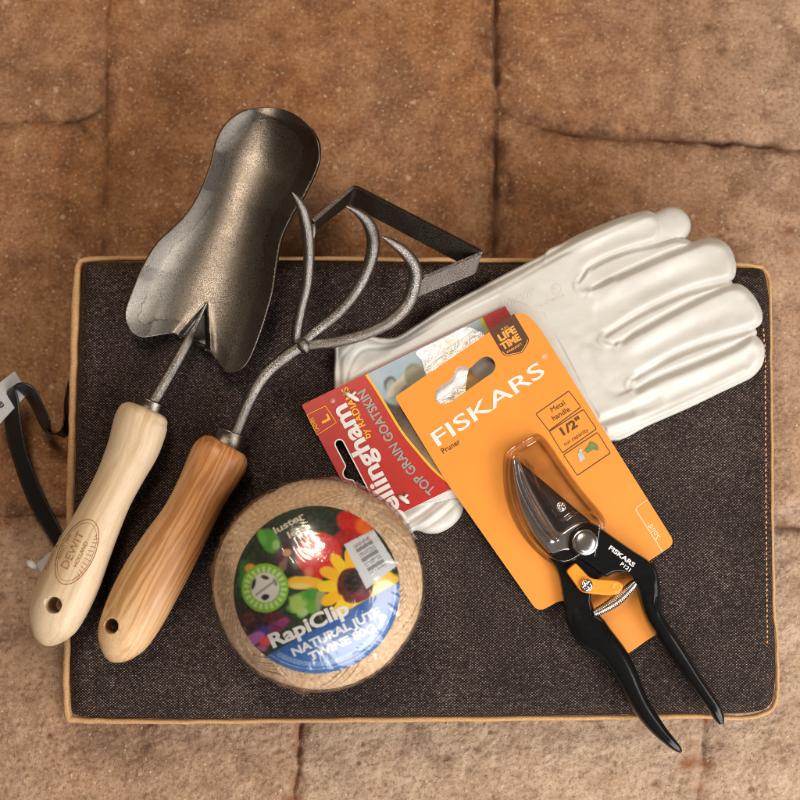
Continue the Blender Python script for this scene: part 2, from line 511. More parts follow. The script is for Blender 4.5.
def mat_twine():
    m = M('jute_twine'); co = m.coord('grain')
    a = m.n('SeparateXYZ', i_0=co)
    ply = m.math('SINE', m.math('ADD', m.math('MULTIPLY', a.outputs[0], 2 * PI / .0042), m.math('MULTIPLY', a.outputs[1], 2.0)))
    f = m.noise(1, 4, .6, m.coord('grain', (500, 2.5, 3)))
    n = m.noise(60, 3); wn = m.n('TexWhiteNoise', noise_dimensions='1D'); m.set(wn.inputs['W'], m.math('FLOOR', a.outputs[2])); sr = wn.outputs['Value']
    c = m.ramp(m.math('ADD', m.math('MULTIPLY', f, .6), m.math('MULTIPLY', n, .4)), [(.3, (.62, .40, .22)), (.5, (.80, .58, .37)), (.7, (.90, .72, .52))])
    c = m.mix(m.math('MULTIPLY', sr, .28), c, (.40, .235, .12))
    c = m.mix(m.ramp(ply, [(0.0, .22), (.5, 0.0)]), c, (.26, .13, .055))
    m.p(Base_Color=c, Roughness=.85, Specular_IOR_Level=.25, Sheen_Weight=.2)
    m.bump(m.math('ADD', m.math('MULTIPLY', ply, .35), f), .7, .0006)
    return m.m

MT = {}
MT['ground'] = mat_ground()
MT['fabric'] = mat_fabric()
MT['piping'] = plain('tan_piping_cotton', (.50, .285, .125), .8, 0, .18, 900, .4)
MT['thread'] = plain('tan_thread', (.60, .30, .12), .6, 0, .2, 1500, .2)
MT['ribbon'] = plain('black_ribbon', (.006, .006, .0065), .34, 0, .3, 1800, .4, Coat_Weight=.15)
MT['tag'] = plain('grey_paper_tag', (.42, .42, .42), .5, 0, .05)
MT['nylon'] = plain('white_nylon', (.75, .72, .68), .35, 0, .05)
MT['black_ink'] = plain('black_ink', (.02, .018, .018), .5, bump=0)
MT['ash'] = mat_wood('pale_ash_wood', (.63, .475, .30), (.53, .365, .205), (.67, .52, .355), 9.0, 3.1)
MT['cherry'] = mat_wood('amber_ash_wood', (.68, .42, .205), (.50, .25, .090), (.72, .50, .285), 15.0, 8.7)
MT['burn'] = plain('burned_brand', (.33, .165, .075), .7, 0, .4, 1500, .1)
MT['blade'] = mat_blade = mat_steel('forged_blade_steel', (.07, .055, .042), (.44, .40, .345), .28, .40, bumpd=.00032)
def patina(mt):
    nt = mt.node_tree; b = nt.nodes['Principled BSDF']; old = b.inputs['Base Color'].links[0].from_socket; m = M.__new__(M); m.m = mt; m.nt = nt; m.b = b
    e = m.n('Attribute', attribute_name='edge').outputs['Fac']
    d = m.math('ADD', e, m.math('MULTIPLY', m.math('SUBTRACT', m.noise(45, 5, .75), .5), 22.0))
    line = m.ramp(m.math('ABSOLUTE', m.math('SUBTRACT', d, 13.0)), [(0.0, .75), (.9, 0.0)])
    zone = m.math('MULTIPLY', m.ramp(m.math('DIVIDE', d, 26.0), [(.40, 1.0), (.62, 0.0)]), .45)
    c = m.mix(zone, old, (.07, .062, .058)); c = m.mix(m.math('MULTIPLY', line, m.ramp(m.noise(30, 2), [(.42, .1), (.6, 1.0)])), c, (.03, .022, .016)); m.set(b.inputs['Base Color'], c)
patina(MT['blade'])
MT['tine'] = mat_steel('forged_tine_steel', (.12, .10, .085), (.56, .53, .50), .22, .42, scale=1.3, bumpd=.0010)
MT['hoe'] = mat_steel('hoe_blade_steel', (.03, .025, .022), (.26, .22, .19), .3, .5, scale=.9, bumpd=.0009)
MT['hoe_bright'] = mat_steel('worn_hoe_steel', (.10, .09, .085), (.74, .70, .68), .3, .5, scale=1.0, bumpd=.001)
MT['ferrule'] = mat_steel('ferrule_steel', (.10, .085, .07), (.30, .26, .21), .2, .42, speck=False, scale=2)
MT['chrome'] = mat_steel('polished_steel', (.55, .53, .50), (.85, .83, .80), .12, .28, speck=False, scale=2, bumpd=.0001)
MT['leather'] = mat_leather()
MT['twine'] = mat_twine()
MT['print'] = mat_print('label_print')
MT['print_card'] = mat_print('card_print', .32, .5)
MT['white_ink'] = plain('white_ink', (.72, .70, .66), .45, bump=0, mottled=.03)
MT['silver_ink'] = plain('silver_grey_ink', (.33, .30, .27), .4, .3, bump=0)
MT['cream_ink'] = plain('cream_ink', (.62, .55, .40), .45, bump=0)
MT['yellow_ink'] = plain('yellow_ink', (.85, .42, .02), .45, bump=0)
MT['brown_ink'] = plain('brown_ink', (.085, .030, .012), .5, bump=0)
MT['red_board'] = plain('red_cardboard', (.43, .018, .012), .34, 0, .05, 300, .05, Coat_Weight=.4, Coat_Roughness=.15)
MT['orange_board'] = plain('orange_cardboard', (.76, .265, .028), .45, 0, .03, 60, .05, Coat_Weight=.12, Coat_Roughness=.3)
MT['orange_paint'] = plain('orange_enamel', (.86, .28, .02), .34, 0, .05, 900, .12)
MT['film'] = mat_film('shrink_film', base=.03, rough=.11, crumple=.34, scale=40, k=.6)
MT['blister'] = mat_film('blister_plastic', tint=(1, .995, 1), base=.035, rough=.05, k=1.0, crumple=.08, scale=90)
MT['black_paint'] = plain('black_enamel', (.006, .006, .0065), .19, 0, .2, 900, .05, Specular_IOR_Level=.32)
MT['dark_steel'] = mat_steel('coated_blade_steel', (.06, .045, .04), (.15, .12, .11), .3, .45, speck=False, scale=2, bumpd=.0002)
MT['hook'] = mat_steel('bright_hook_steel', (.60, .57, .58), (.82, .80, .81), .18, .3, speck=False, scale=1, bumpd=.0001)
mm = M('painted_wrap_glare'); fo = mm.noise(90, 5, .6, dist=2.0)  # whitish metallic colour imitating light reflected in clear wrap
mm.p(Base_Color=mm.ramp(mm.noise(50, 3), [(.35, (.80, .83, .87)), (.6, (.95, .92, .88))]), Metallic=.55, Roughness=.38); mm.bump(fo, .22, .004); MT['wrap_glare'] = mm.m

# ------------------------------------------------------------------ ground
def build_ground():
    mid = np.arange(-.315, .3155, .00105)
    out = .315 + np.cumsum(.0015 * 1.16 ** np.arange(34)); out = out[out < 1.9]
    ax = np.r_[-out[::-1], mid, out]
    X, Y = np.meshgrid(ax, ax + .02)
    P = np.stack([X, Y, 0 * X], -1); PX, PY = proj(P)
    wx = PX + 5.0 * fbm(PX / 18, PY / 18, 4, 3); wy = PY + 5.0 * fbm(PX / 18, PY / 18, 4, 9)
    H = .0009 * fbm(PX / 60, PY / 60, 3, 1)
    low = 1 / (1 + np.exp(-(PY - 500) / 60))                       # the lower slabs are rougher and paler
    rough = .35 + .9 * low
    H = H + rough * (.0007 * fbm(PX / 17, PY / 12, 3, 5) + .0006 * fbm(PX / 4.2, PY / 3.2, 2, 7))
    dirt = np.zeros(X.shape)
    J = [([(108, -60), (107, 0), (105, 60), (105, 105), (104, 160), (103, 260), (101, 420), (100, 520)], 1.3, .0030, .8),
         ([(-80, 124), (0, 122), (40, 119), (76, 120), (96, 109), (105, 103)], 1.2, .003, .75),
         ([(76, 120), (88, 135), (103, 152)], .9, .002, .6),
         ([(494, -60), (495.5, 0), (496, 60), (496, 130), (496.5, 260), (497, 520)], 2.1, .0050, 1.0),
         ([(497, 105), (520, 118), (545, 127), (575, 133), (620, 136), (680, 140), (740, 143), (800, 148), (900, 152)], 1.7, .0045, .95),
         ([(507, 175), (511, 200), (515, 226), (511, 240), (509, 262)], .8, .0015, .5),
         ([(-100, 512), (0, 515), (35, 516), (70, 518), (300, 522), (600, 524), (775, 527), (800, 528), (900, 530)], 1.6, .004, .8),
         ([(300, 522), (302, 640), (301, 720), (299, 745), (297, 770), (293, 800), (290, 900)], 1.6, .003, .45),
         ([(700, 524), (702, 640), (703, 760), (700, 780), (697, 800), (690, 900)], 1.6, .002, .25)]
    for P_, w, dep, dk in J:
        pts = cr(P_, 6); m = 9
        d = seg_dist(wx * .5 + PX * .5, wy * .5 + PY * .5, pts)
        ww = w * (1 + .9 * fbm(PX / 14, PY / 14, 2, 21))
        ww = np.maximum(ww, .35); vary = np.clip(.75 + .9 * fbm(PX / 25, PY / 25, 2, 44), .15, 1.2); dk = dk * vary
        br_ = w * (4.5 + 3.5 * fbm(PX / 16, PY / 16, 3, 60)); br_ = np.maximum(br_, 1.5); H = H - dep * .8 * vary * np.exp(-(d / ww) ** 2) - dep * .75 * np.exp(-(d / br_) ** 2)
        dirt = np.maximum(dirt, dk * np.exp(-(d / (ww * 1.25)) ** 2))
        dirt = np.maximum(dirt, dk * .75 * np.exp(-(d / (w * 7)) ** 2) * np.clip(.45 + 1.6 * fbm(PX / 9, PY / 9, 3, 33), 0, 1))
    for cx, cy, r in [(546, 126, 22), (500, 32, 9), (500, 108, 10), (640, 128, 16), (600, 130, 20), (75, 121, 9), (712, 28, 9), (720, 50, 5), (508, 200, 9), (790, 230, 10)]:
        dirt = np.maximum(dirt, .62 * np.exp(-(((PX - cx) / r) ** 2 + ((PY - cy) / (r * .7)) ** 2)) * np.clip(.5 + 1.3 * fbm(PX / 7, PY / 7, 3, 4), 0, 1))
    # pits and knobs on the lower slabs
    r_ = np.random.RandomState(5)
    for k in range(420):
        cx, cy = r_.uniform(-20, 820), r_.uniform(470, 830) if k % 3 else r_.uniform(-10, 820)
        if 85 < cx < 760 and 275 < cy < 705: continue
        rr = r_.uniform(1.5, 5.2); a = r_.uniform(-.0019, .0012)
        m = (abs(PX - cx) < 20) & (abs(PY - cy) < 20)
        q = np.exp(-(((PX[m] - cx) / rr) ** 2 + ((PY[m] - cy) / (rr * r_.uniform(.5, .9))) ** 2))
        H[m] += a * q * (.5 + .5 * low[m])
        if a < -.0011: dirt[m] = np.maximum(dirt[m], .5 * q)
    rust = np.zeros(X.shape)
    for cx, cy, rx, ry, s in [(690, 762, 11, 7, 1), (704, 766, 9, 5, .9), (705, 721, 5, 6, .8), (700, 788, 9, 8, .6), (302, 735, 6, 10, .8), (298, 750, 5, 6, .7), (290, 798, 9, 5, .9),
                              (294, 783, 5, 10, .7), (790, 253, 7, 5, .7), (785, 232, 8, 5, .6), (455, 795, 12, 3, .5), (690, 745, 6, 5, .5), (210, 790, 8, 4, .4), (560, 795, 7, 4, .4)]:
        rust = np.maximum(rust, s * np.exp(-(((wx - cx) / rx) ** 2 + ((wy - cy) / ry) ** 2)))
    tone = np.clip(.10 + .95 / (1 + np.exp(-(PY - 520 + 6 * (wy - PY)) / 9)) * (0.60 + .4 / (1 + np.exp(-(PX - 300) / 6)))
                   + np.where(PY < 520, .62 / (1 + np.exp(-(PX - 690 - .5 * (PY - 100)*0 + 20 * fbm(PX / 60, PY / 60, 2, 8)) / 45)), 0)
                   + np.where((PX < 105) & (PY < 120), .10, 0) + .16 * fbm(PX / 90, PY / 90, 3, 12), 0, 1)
    n = len(ax); idx = np.arange(n * n).reshape(n, n)
    F = np.stack([idx[:-1, :-1], idx[:-1, 1:], idx[1:, 1:], idx[1:, :-1]], -1).reshape(-1, 4)
    V = np.stack([X, Y, H], -1).reshape(-1, 3)
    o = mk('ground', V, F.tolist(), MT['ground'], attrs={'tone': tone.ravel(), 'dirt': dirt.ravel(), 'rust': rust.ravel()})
    tag(o, kind='structure')
build_ground()

# ------------------------------------------------------------------ cushion
cush = thing('kneeling_cushion', 'dark woven kneeling cushion with tan piped edges lying on the paving under the tools', 'cushion', at(420, 490, 0))
FAB = round_poly([(83, 262.5, 9), (300, 261.5), (520, 263), (764, 268, 9), (769.5, 300), (771.5, 400), (772.5, 500), (774.3, 620), (775.5, 675), (772, 709, 14), (740, 713.5), (655, 714), (500, 716), (350, 717), (200, 719), (90, 717.5), (71.5, 714, 6), (69.5, 670), (72.5, 560), (75, 480), (77, 400), (80, 330)], 4)
def fab_top(X, Y, D):
    e = np.clip(D / 13, 0, 1)
    return ZC - .0085 * (1 - np.sqrt(np.clip(1 - (1 - e) ** 2, 0, 1))) + .0014 * fbm(X / 80, Y / 80, 2, 6) * np.clip(D / 40, 0, 1) + .0005 * fbm(X / 8, Y / 8, 2, 16) * np.exp(-((D - 7) / 6) ** 2) + .0009 * np.clip(D / 120, 0, 1) - .001
grid_pillow(lambda X, Y: sdf(X, Y, FAB), (64, 256, 780, 724), 2.0, fab_top, 'cover', MT['fabric'], cush, bottom=.003)
PIP = cr([(78.5, 264), (84, 259.5), (120, 258.5), (300, 258.5), (520, 260.5), (700, 263), (755, 266), (764, 268.5), (769, 278), (770.5, 300), (771.5, 400), (772.2, 500), (774, 600), (777, 640), (777.5, 690), (772, 709), (758, 716), (735, 718), (700, 716.5), (655, 717.3), (500, 719), (350, 720), (200, 722), (110, 721.5), (76, 719.5), (68, 715.5), (66.5, 690), (67, 640), (69, 560), (71, 480), (72.5, 400), (74.5, 330), (76.5, 280)], 8, True)
def piping(z, r, shrink=0.0):
    Q = PIP.copy(); c = Q.mean(0); Q = c + (Q - c) * (1 - shrink)
    w = fbm(Q[:, 0] / 13, Q[:, 1] / 13, 2, 2); N = len(Q)
    Q = Q + np.stack([.9 * fbm(Q[:, 0] / 9, Q[:, 1] / 9, 2, 31), .9 * fbm(Q[:, 0] / 9, Q[:, 1] / 9, 2, 37)], -1); P = at(Q[:, 0], Q[:, 1], z + .0007 * w); P = np.concatenate([P, P[:1]])
    side = np.interp(np.arctan2(Q[:, 1] - 490, Q[:, 0] - 420), [-PI, -2.62, -2.5, -.62, -.5, .5, .62, 2.5, 2.62, PI], [.9, .9, .58, .55, .38, .38, .5, .58, .9, .9]); side = np.r_[side, side[:1]]
    rr = r * side * (1 + .22 * fbm(np.arange(N + 1) / 6., 0 * np.arange(N + 1), 2, 9)); rr[-1] = rr[0]
    return tube(P, rr, n=12, caps=False)[:2]
# the tan tape is gathered a little wider along the left and lower edges
v1, f1 = piping(ZC - .0065, .0024)
mk('piping', v1, f1, MT['piping'], cush)
v1, f1 = piping(.006, .0024, .004)
mk('piping', v1, f1, MT['piping'], cush)
# stitching along the right edge, the zip placket
st = []
L = cr([(763, 328), (764.5, 345), (765.3, 380), (765.6, 440), (766, 520), (766.8, 600), (767.4, 645)], 40)
seg = np.r_[0, np.cumsum(np.linalg.norm(np.diff(L, axis=0), axis=1))]
for s0 in np.arange(0, seg[-1] - 3, 5.2):
    q = np.linspace(s0, s0 + 3.6, 5); x = np.interp(q, seg, L[:, 0]); y = np.interp(q, seg, L[:, 1])
    hgt = fab_top(x, y, sdf(x, y, FAB)) + .0004 * np.sin(np.linspace(0, PI, 5))
    st.append(tube(at(x + RNG.uniform(-.25, .25), y, hgt + .0001), [.0001, .00048, .00055, .00048, .0001], n=6)[:2])
V_, F_ = join(st); mk('stitching', V_, F_, MT['thread'], cush)
# ribbon handle
def strip(A, B, zA, zB, th, name, mat, parent, sub=6):
    a = cr(np.c_[A, zA], sub); b = cr(np.c_[B, zB], sub); PA = at(a[:, 0], a[:, 1], a[:, 2]); PB = at(b[:, 0], b[:, 1], b[:, 2])
    K = 6; n = len(a); V = []; F = []
    for i in range(n):
        for k in range(K + 1):
            t = k / K; V.append(PA[i] * (1 - t) + PB[i] * t)
    for i in range(n - 1):
        for k in range(K):
            q = i * (K + 1) + k; F.append([q, q + 1, q + K + 2, q + K + 1])
    o = mk(name, V, F, mat, parent); s = o.modifiers.new('thick', 'SOLIDIFY'); s.thickness = th; s.offset = 0
    return o
A_ = [(69, 380), (65, 400), (64, 420), (60, 431), (50, 434), (42, 427), (33, 409), (23, 394), (13, 388), (7, 392), (4.5, 402), (4.5, 420), (9, 445), (18, 475), (30, 505), (45, 530), (58, 552), (70, 570)]
B_ = [(70, 382), (68, 402), (69, 425), (66, 437), (52, 431), (50, 421), (43, 405), (34, 388), (22, 383), (15, 387), (18, 399), (20.5, 420), (25, 445), (33, 469), (43, 493), (55, 517), (67, 538), (80, 556)]
zA = [.038, .034, .030, .027, .024, .024, .026, .030, .033, .030, .026, .021, .018, .016, .015, .014, .014, .014]
zB = [.030, .024, .019, .017, .019, .034, .036, .040, .043, .039, .034, .028, .024, .022, .020, .018, .017, .016]
strip(A_, B_, zA, zB, .0009, 'strap', MT['ribbon'], cush)
Sg = plane_fn((0, 0, .016), (.06, -.05, 1))
tg, tf = flat_poly(round_poly([(-16, 395), (14.5, 371), (28, 393), (-4, 428)], 2), Sg, 0, thick=.0006)
ht = mk('hang_tag', tg, tf, MT['tag'], cush, smooth=False)
v, f = place_text('Re', -6, 414, 40, Sg, width=14, bold=.02, h=.0002); mk('lettering', v, f, MT['black_ink'], ht, smooth=False)
tg, tf = flat_poly(round_poly([(36.5, 564), (50, 551.5), (70, 560), (60, 585), (44.5, 578)], 2), Sg, .004, thick=.0006)
mk('care_tag', tg, tf, MT['tag'], cush, smooth=False)
pp = [ctrl_tube([(27.5, 562, .024, 2.0), (31, 564, .025, 3.9), (34.5, 566, .024, 3.2), (38, 567, .022, 1.2), (46, 566, .021, 1.0)], n=10)[0][:2]]
V_, F_ = join(pp); mk('tag_fastener', V_, F_, MT['nylon'], cush)

# ------------------------------------------------------------------ handles
def handle(name, C, hole, mat, parent, flat=.86, noff=0.0):
    C = np.asarray(C, float); Q = cr(C, 10)
    P = at(Q[:, 0], Q[:, 1], Q[:, 2]); r = Q[:, 3] * pm(ZC + .02)
    V, F, G = tube(P, r, r * flat, n=44)
    o = mk(name, V, F, mat, parent, attrs={'grain': G})
    # drilled hanging hole
    hx, hy, hr, hz = hole; c = at(hx, hy, hz); R = hr * pm(hz)
    t = np.linspace(0, 2 * PI, 33)[:-1]; vv = []; top, bot = c[2] + .05, c[2] - .05
    for z in (bot, top): vv += [(c[0] + R * math.cos(a), c[1] + R * math.sin(a), z) for a in t]
    ff = [[k, (k + 1) % 32, 32 + (k + 1) % 32, 32 + k] for k in range(32)] + [list(range(31, -1, -1)), list(range(32, 64))]
    cut = mk('drill', vv, ff, None, loc=(0, 0, 0), smooth=False)
    b = o.modifiers.new('hole', 'BOOLEAN'); b.operation = 'DIFFERENCE'; b.object = cut; b.solver = 'EXACT'
    bpy.context.view_layer.update()
    dg = bpy.context.evaluated_depsgraph_get(); me = bpy.data.meshes.new_from_object(o.evaluated_get(dg), preserve_all_data_layers=True, depsgraph=dg)
    o.modifiers.clear(); old = o.data; o.data = me; bpy.data.meshes.remove(old); me.name = name
    if not me.materials: me.materials.append(mat)
    L0 = root_loc(o); W = np.array([v.co for v in me.vertices]) + L0
    Sx = np.r_[0, np.cumsum(np.linalg.norm(np.diff(P, axis=0), axis=1))]; TT = np.gradient(P, axis=0); TT /= np.linalg.norm(TT, axis=1)[:, None] + 1e-12
    dd = ((W[:, None, :] - P[None]) ** 2).sum(-1); kk = dd.argmin(1); rel = W - P[kk]; t0 = TT[kk]; sd = np.cross(t0, [0, 0, 1.]); sd /= np.linalg.norm(sd, axis=1)[:, None]
    G2 = np.stack([Sx[kk] + (rel * t0).sum(1), (rel * sd).sum(1), rel[:, 2]], -1).astype(np.float32)
    if 'grain' in me.attributes: me.attributes.remove(me.attributes['grain'])
    ga = me.attributes.new('grain', 'FLOAT_VECTOR', 'POINT'); ga.data.foreach_set('vector', G2.ravel())
    bpy.data.objects.remove(cut)
    a = me.attributes.new('sharp_face', 'BOOLEAN', 'FACE') if 'sharp_face' not in me.attributes else me.attributes['sharp_face']
    return o

# trowel
zt = ZC + .017
trow = thing('hand_trowel', 'forged steel hand trowel with pale wooden handle bearing a burned oval stamp', 'trowel', at(150, 410, ZC))
BL = cr([(227.6, 122.8), (243, 111.5), (264, 107), (288, 111), (304, 121.5), (315.5, 137), (318.7, 153), (315.5, 169), (304, 194), (290.6, 216), (281, 237), (276, 263), (272, 290), (266, 313), (257, 340), (248, 361), (239, 370), (227, 372.8), (217, 361), (207, 349.5), (197, 344), (188, 340.5), (180, 336.5), (171, 333.5), (155, 335.8), (141.5, 337), (130, 330), (125.3, 314), (131, 295), (143.6, 266), (159, 242), (183, 218.6), (199, 195), (210.5, 166), (217, 140)], 5, True)
AX0, AXd = np.array((190, 342.)), np.array((.308, -.951)); AXp = np.array((.951, .308))
TRI = [(207, 300.5), (178.6, 334.5), (188, 342), (210, 350)]
def blade_z(X, Y, D):
    s = (X - AX0[0]) * AXd[0] + (Y - AX0[1]) * AXd[1]; t = (X - AX0[0]) * AXp[0] + (Y - AX0[1]) * AXp[1]
    w = np.interp(s, [-20, 0, 60, 110, 150, 190, 240], [66, 66, 64, 54, 48, 52, 40])
    q = np.abs(t) / w
    z = ZC + .0095 + .013 * q ** 2.0
    z = z + .004 * np.clip((s - 190) / 50, 0, 1) ** 2                       # tip lifts
    z = z - .007 * np.clip((q - .62), 0, 1) ** 1.2 * np.clip((45 - s) / 45, 0, 1) * 1.0   # rolled shoulders
    z = z + .00012 * fbm(X / 40, Y / 40, 2, 14)
    di = sdf(X, Y, TRI); dep = np.clip((Y - 300) / 40, 0, 1)
    z = z - .010 * dep * np.clip(di / 3.0, 0, 1) + .0014 * np.exp(-(np.clip(-di, 0, 99) / 4) ** 2) * dep * (di < 0)
    return z
grid_pillow(lambda X, Y: sdf(X, Y, BL), (118, 98, 326, 380), 1.0, blade_z, 'blade', MT['blade'], trow, solid=.0017, attrs={'edge': lambda X, Y, D: D})
(vs, fs, gs), _ = ctrl_tube([(150, 407, zt, 6.2), (157, 396, zt, 6.2), (168, 377, zt - .001, 6.2), (179, 358, zt - .002, 5.8), (187, 343, zt - .004, 5.2), (193, 331, zt - .007, 3.4), (200, 317, zt - .009, 2.0), (206.5, 303, zt - .0075, 1.0)], n=16)
mk('shank', vs, fs, MT['tine'], trow)
def ferrule(a, b, r0, r1, z, parent):
    a = np.array(a, float); b = np.array(b, float); d = b - a; C = []
    for t, k in ((0, .62), (.0, .95), (.04, 1), (.1, 1), (.14, .97), (.9, .97), (.94, 1.02), (1.0, 1.02), (1.0, .6)):
        C.append((*(a + d * t), z, (r0 * (1 - t) + r1 * t) * k))
    C = np.array(C); P = at(C[:, 0], C[:, 1], C[:, 2])
    for i in range(1, len(P)):
        if np.linalg.norm(P[i] - P[i - 1]) < 1e-6: P[i] = P[i] + (P[-1] - P[0]) * 1e-3
    v, f, g = tube(P, C[:, 3] * pm(z), n=36)
    return mk('ferrule', v, f, MT['ferrule'], parent)
ferrule((152, 401), (144.5, 420), 14, 14.5, zt, trow)
h1 = handle('handle', [(147.5, 408.5, zt, 8), (147.2, 409.2, zt, 18), (145.5, 413, zt, 24), (141, 423, zt, 27), (134, 446, zt, 26), (122, 472, zt, 23.2), (109.5, 497, zt, 22.4), (97.5, 522, zt, 24.0), (85, 548, zt, 26.7), (71.5, 578, zt, 29.4), (60, 604, zt - .001, 28.8), (52.5, 624, zt - .001, 24.5), (48, 637, zt - .001, 16), (46, 643.5, zt - .001, 8), (45.3, 645.8, zt - .001, 2)], (54.6, 605, 8.3, zt + .01), MT['ash'], trow)
B1 = on_mesh(world_bvh(h1), .00016)
br = []
cx, cy, AN = 77, 552, 64.5
for rr, w in ((1, 1.0), (.9, .5)):
    p, f = stroke(disc2d(cx, cy, 35 * rr, 72, 17.5 * rr, -AN), w, True); br.append(draw(p, f, B1))
def along(a, b): # along: distance up the handle, across: to the right
    c, s = math.cos(math.radians(AN)), math.sin(math.radians(AN)); return cx + a * c + b * s, cy - a * s + b * c
x, y = along(-20, -1); br.append(place_text('DEWIT', x, y, AN, B1, fine=2, width=40, cap=8, bold=.005))
x, y = along(-14, 6.2); br.append(place_text('HOLLAND', x, y, AN, B1, fine=2, width=27, cap=4.2, bold=.01))
x, y = along(-15, -12); br.append(place_text('ANNO 1898', x, y, AN, B1, fine=2, width=28, cap=3.6, bold=.01))
x, y = along(-29, -19.6); br.append(place_text('FORGED  &  CRAFTED', x, y, AN + 1, B1, fine=2, width=54, cap=2.3, bold=.012))
for k in range(13):
    t = math.radians(-62 + k * 9.5); a0, a1 = 22, 33
    x0, y0 = along(math.sin(t) * 27, 9.5 + 0 * t) ; x1, y1 = along(math.sin(t) * 31, min(15.5 * math.cos(t) + 1.5, 15.2))
    if math.hypot(x1 - x0, y1 - y0) < 1.5: continue
    p, f = stroke([(x0, y0), ((x0 + x1) / 2, (y0 + y1) / 2), (x1, y1)], .7); br.append(draw(p, f, B1))
V_, F_ = join(br); mk('stamp', V_, F_, MT['burn'], h1, smooth=False)

# cultivator
zk = ZC + .017
cult = thing('hand_cultivator', 'three-tined forged hand cultivator with stirrup hoe loop and orange-brown wooden handle', 'cultivator', at(225, 445, ZC))
handle('handle', [(226.5, 444.0, zk, 8), (226, 444.8, zk, 20), (223.8, 449, zk, 26), (219.5, 457.5, zk, 29), (212, 472, zk, 28.2), (200.5, 494, zk, 26), (186.5, 521, zk, 26.6), (169, 550, zk, 29.6), (151.5, 580, zk, 31), (135.5, 611, zk, 30.2), (122.5, 637, zk, 26), (116, 651, zk, 18), (112.5, 658.5, zk, 9.5), (111.2, 661.5, zk, 3)], (112, 626, 7.5, zk + .01), MT['cherry'], cult)
ferrule((231.5, 432), (224.5, 449), 16, 16.5, zk, cult)
z0 = ZC + .020
(vs, fs, gs), _ = ctrl_tube([(230, 442, zk, 6), (236.5, 431, zk, 6), (247, 406, zk + .002, 6), (258, 385, zk + .004, 6), (270, 370, zk + .005, 6.2), (285, 357.5, z0, 6.5), (298, 348.5, z0, 6.5), (306, 345, z0, 6.8), (309, 343.5, z0, 5)], n=18)
mk('shank', vs, fs, MT['tine'], cult)
for C in ([(301, 348, z0 - .002, 5), (296.5, 337, z0, 5.2), (301, 310, z0 + .004, 5.0), (307, 284, z0 + .009, 5.2), (309, 254, z0 + .014, 5.6), (307.5, 231, z0 + .020, 5.8), (303.5, 212.5, z0 + .027, 5.2), (298, 200.5, z0 + .032, 3.6), (292, 192.3, z0 + .036, .9)],
          [(303, 343, z0 - .001, 5.2), (312.5, 334, z0 + .001, 5.4), (339, 312, z0 + .006, 5.6), (357.5, 289, z0 + .011, 5.9), (369, 265, z0 + .016, 6.3), (373.5, 242.5, z0 + .022, 6.6), (370, 226.5, z0 + .029, 6.2), (361, 214.5, z0 + .035, 4.6), (346, 206, z0 + .040, .9)],
          [(303, 346.5, z0 - .001, 5.4), (313, 345, z0, 5.6), (335, 342, z0 + .002, 5.8), (365, 334, z0 + .004, 5.8), (391, 321, z0 + .007, 6.2), (408, 302.5, z0 + .010, 6.6), (415, 280, z0 + .014, 6.8), (413.5, 265, z0 + .019, 6.6), (404.5, 252, z0 + .026, 5.8), (393, 243, z0 + .032, 4.0), (381, 236, z0 + .036, .9)]):
    (v, f, g), Q = ctrl_tube(C, n=16)
    mk('tine', v, f, MT['tine'], cult)
# weld lump
v, f, g = tube(at(np.array([297, 299, 303, 306, 309, 311.]), np.array([349, 348, 346.5, 346, 345.5, 345.]), z0 + .002 + 0 * np.arange(6.)), np.array([.5, 5, 7.2, 7.8, 5.5, .5]) * pm(), n=20)
v = v + np.stack([.0007 * fbm(v[:, 0] * 700 + k * 9, v[:, 1] * 700 + v[:, 2] * 400, 2, k) for k in range(3)], -1)
mk('weld', v, f, MT['tine'], cult)
v, f, g = tube(at(np.array([313.2, 313.5, 313.8, 314.]), np.array([219, 224, 231, 238.]), z0 + .019 + 0 * np.arange(4.)), np.array([.6, 2.4, 2.6, .6]) * pm(), n=12)
mk('weld', v, f, MT['tine'], cult)
# stirrup hoe blade: a bent flat bar
top = round_poly([(313, 221), (354, 185.5, 6), (482, 250.5, 7), (421, 278.5), (411, 283)][0:1] + [(354, 185.5, 6), (483, 251, 8)] + [(409, 283)], 0, 5)
top = [np.array((313, 221.)), *round_poly([(313, 221, 0), (354.5, 185.5, 5), (483.5, 252, 7), (409, 283.5, 0)], 0, 6)[1:]]
top = np.array(top); d_ = np.r_[0, np.cumsum(np.linalg.norm(np.diff(top, axis=0), axis=1))]
qs = np.unique(np.r_[d_, np.arange(0, d_[-1], 4)]); tx = np.interp(qs, d_, top[:, 0]); ty = np.interp(qs, d_, top[:, 1])
zt_ = np.interp(qs, [0, 55, 200, d_[-1]], [ZC + .042, ZC + .040, ZC + .034, ZC + .032]); K = 5; V = []; F = []
bz = .012
PT = at(tx, ty, zt_); PB = at(tx - 6, ty + np.interp(qs, [0, 50, 200, d_[-1]], [14, 17, 19, 17.5]), zt_ - bz)
for i in range(len(qs)):
    for k in range(K + 1):
        V.append(PT[i] * (1 - k / K) + PB[i] * k / K)
for i in range(len(qs) - 1):
    for k in range(K):
        q = i * (K + 1) + k; F.append([q, q + 1, q + K + 2, q + K + 1])
ncut = int(np.argmin(np.hypot(tx - 482, ty - 252.5)))
Fa = [f for f in F if f[0] // (K + 1) < ncut]; Fb_ = [[i - ncut * (K + 1) for i in f] for f in F if f[0] // (K + 1) >= ncut]
arm = mk('hoe_arm', V[ncut * (K + 1):], Fb_, MT['hoe_bright'], cult); s = arm.modifiers.new('thick', 'SOLIDIFY'); s.thickness = .0024; s.offset = 0
arm.data.polygons.foreach_set('use_smooth', [False] * len(arm.data.polygons))
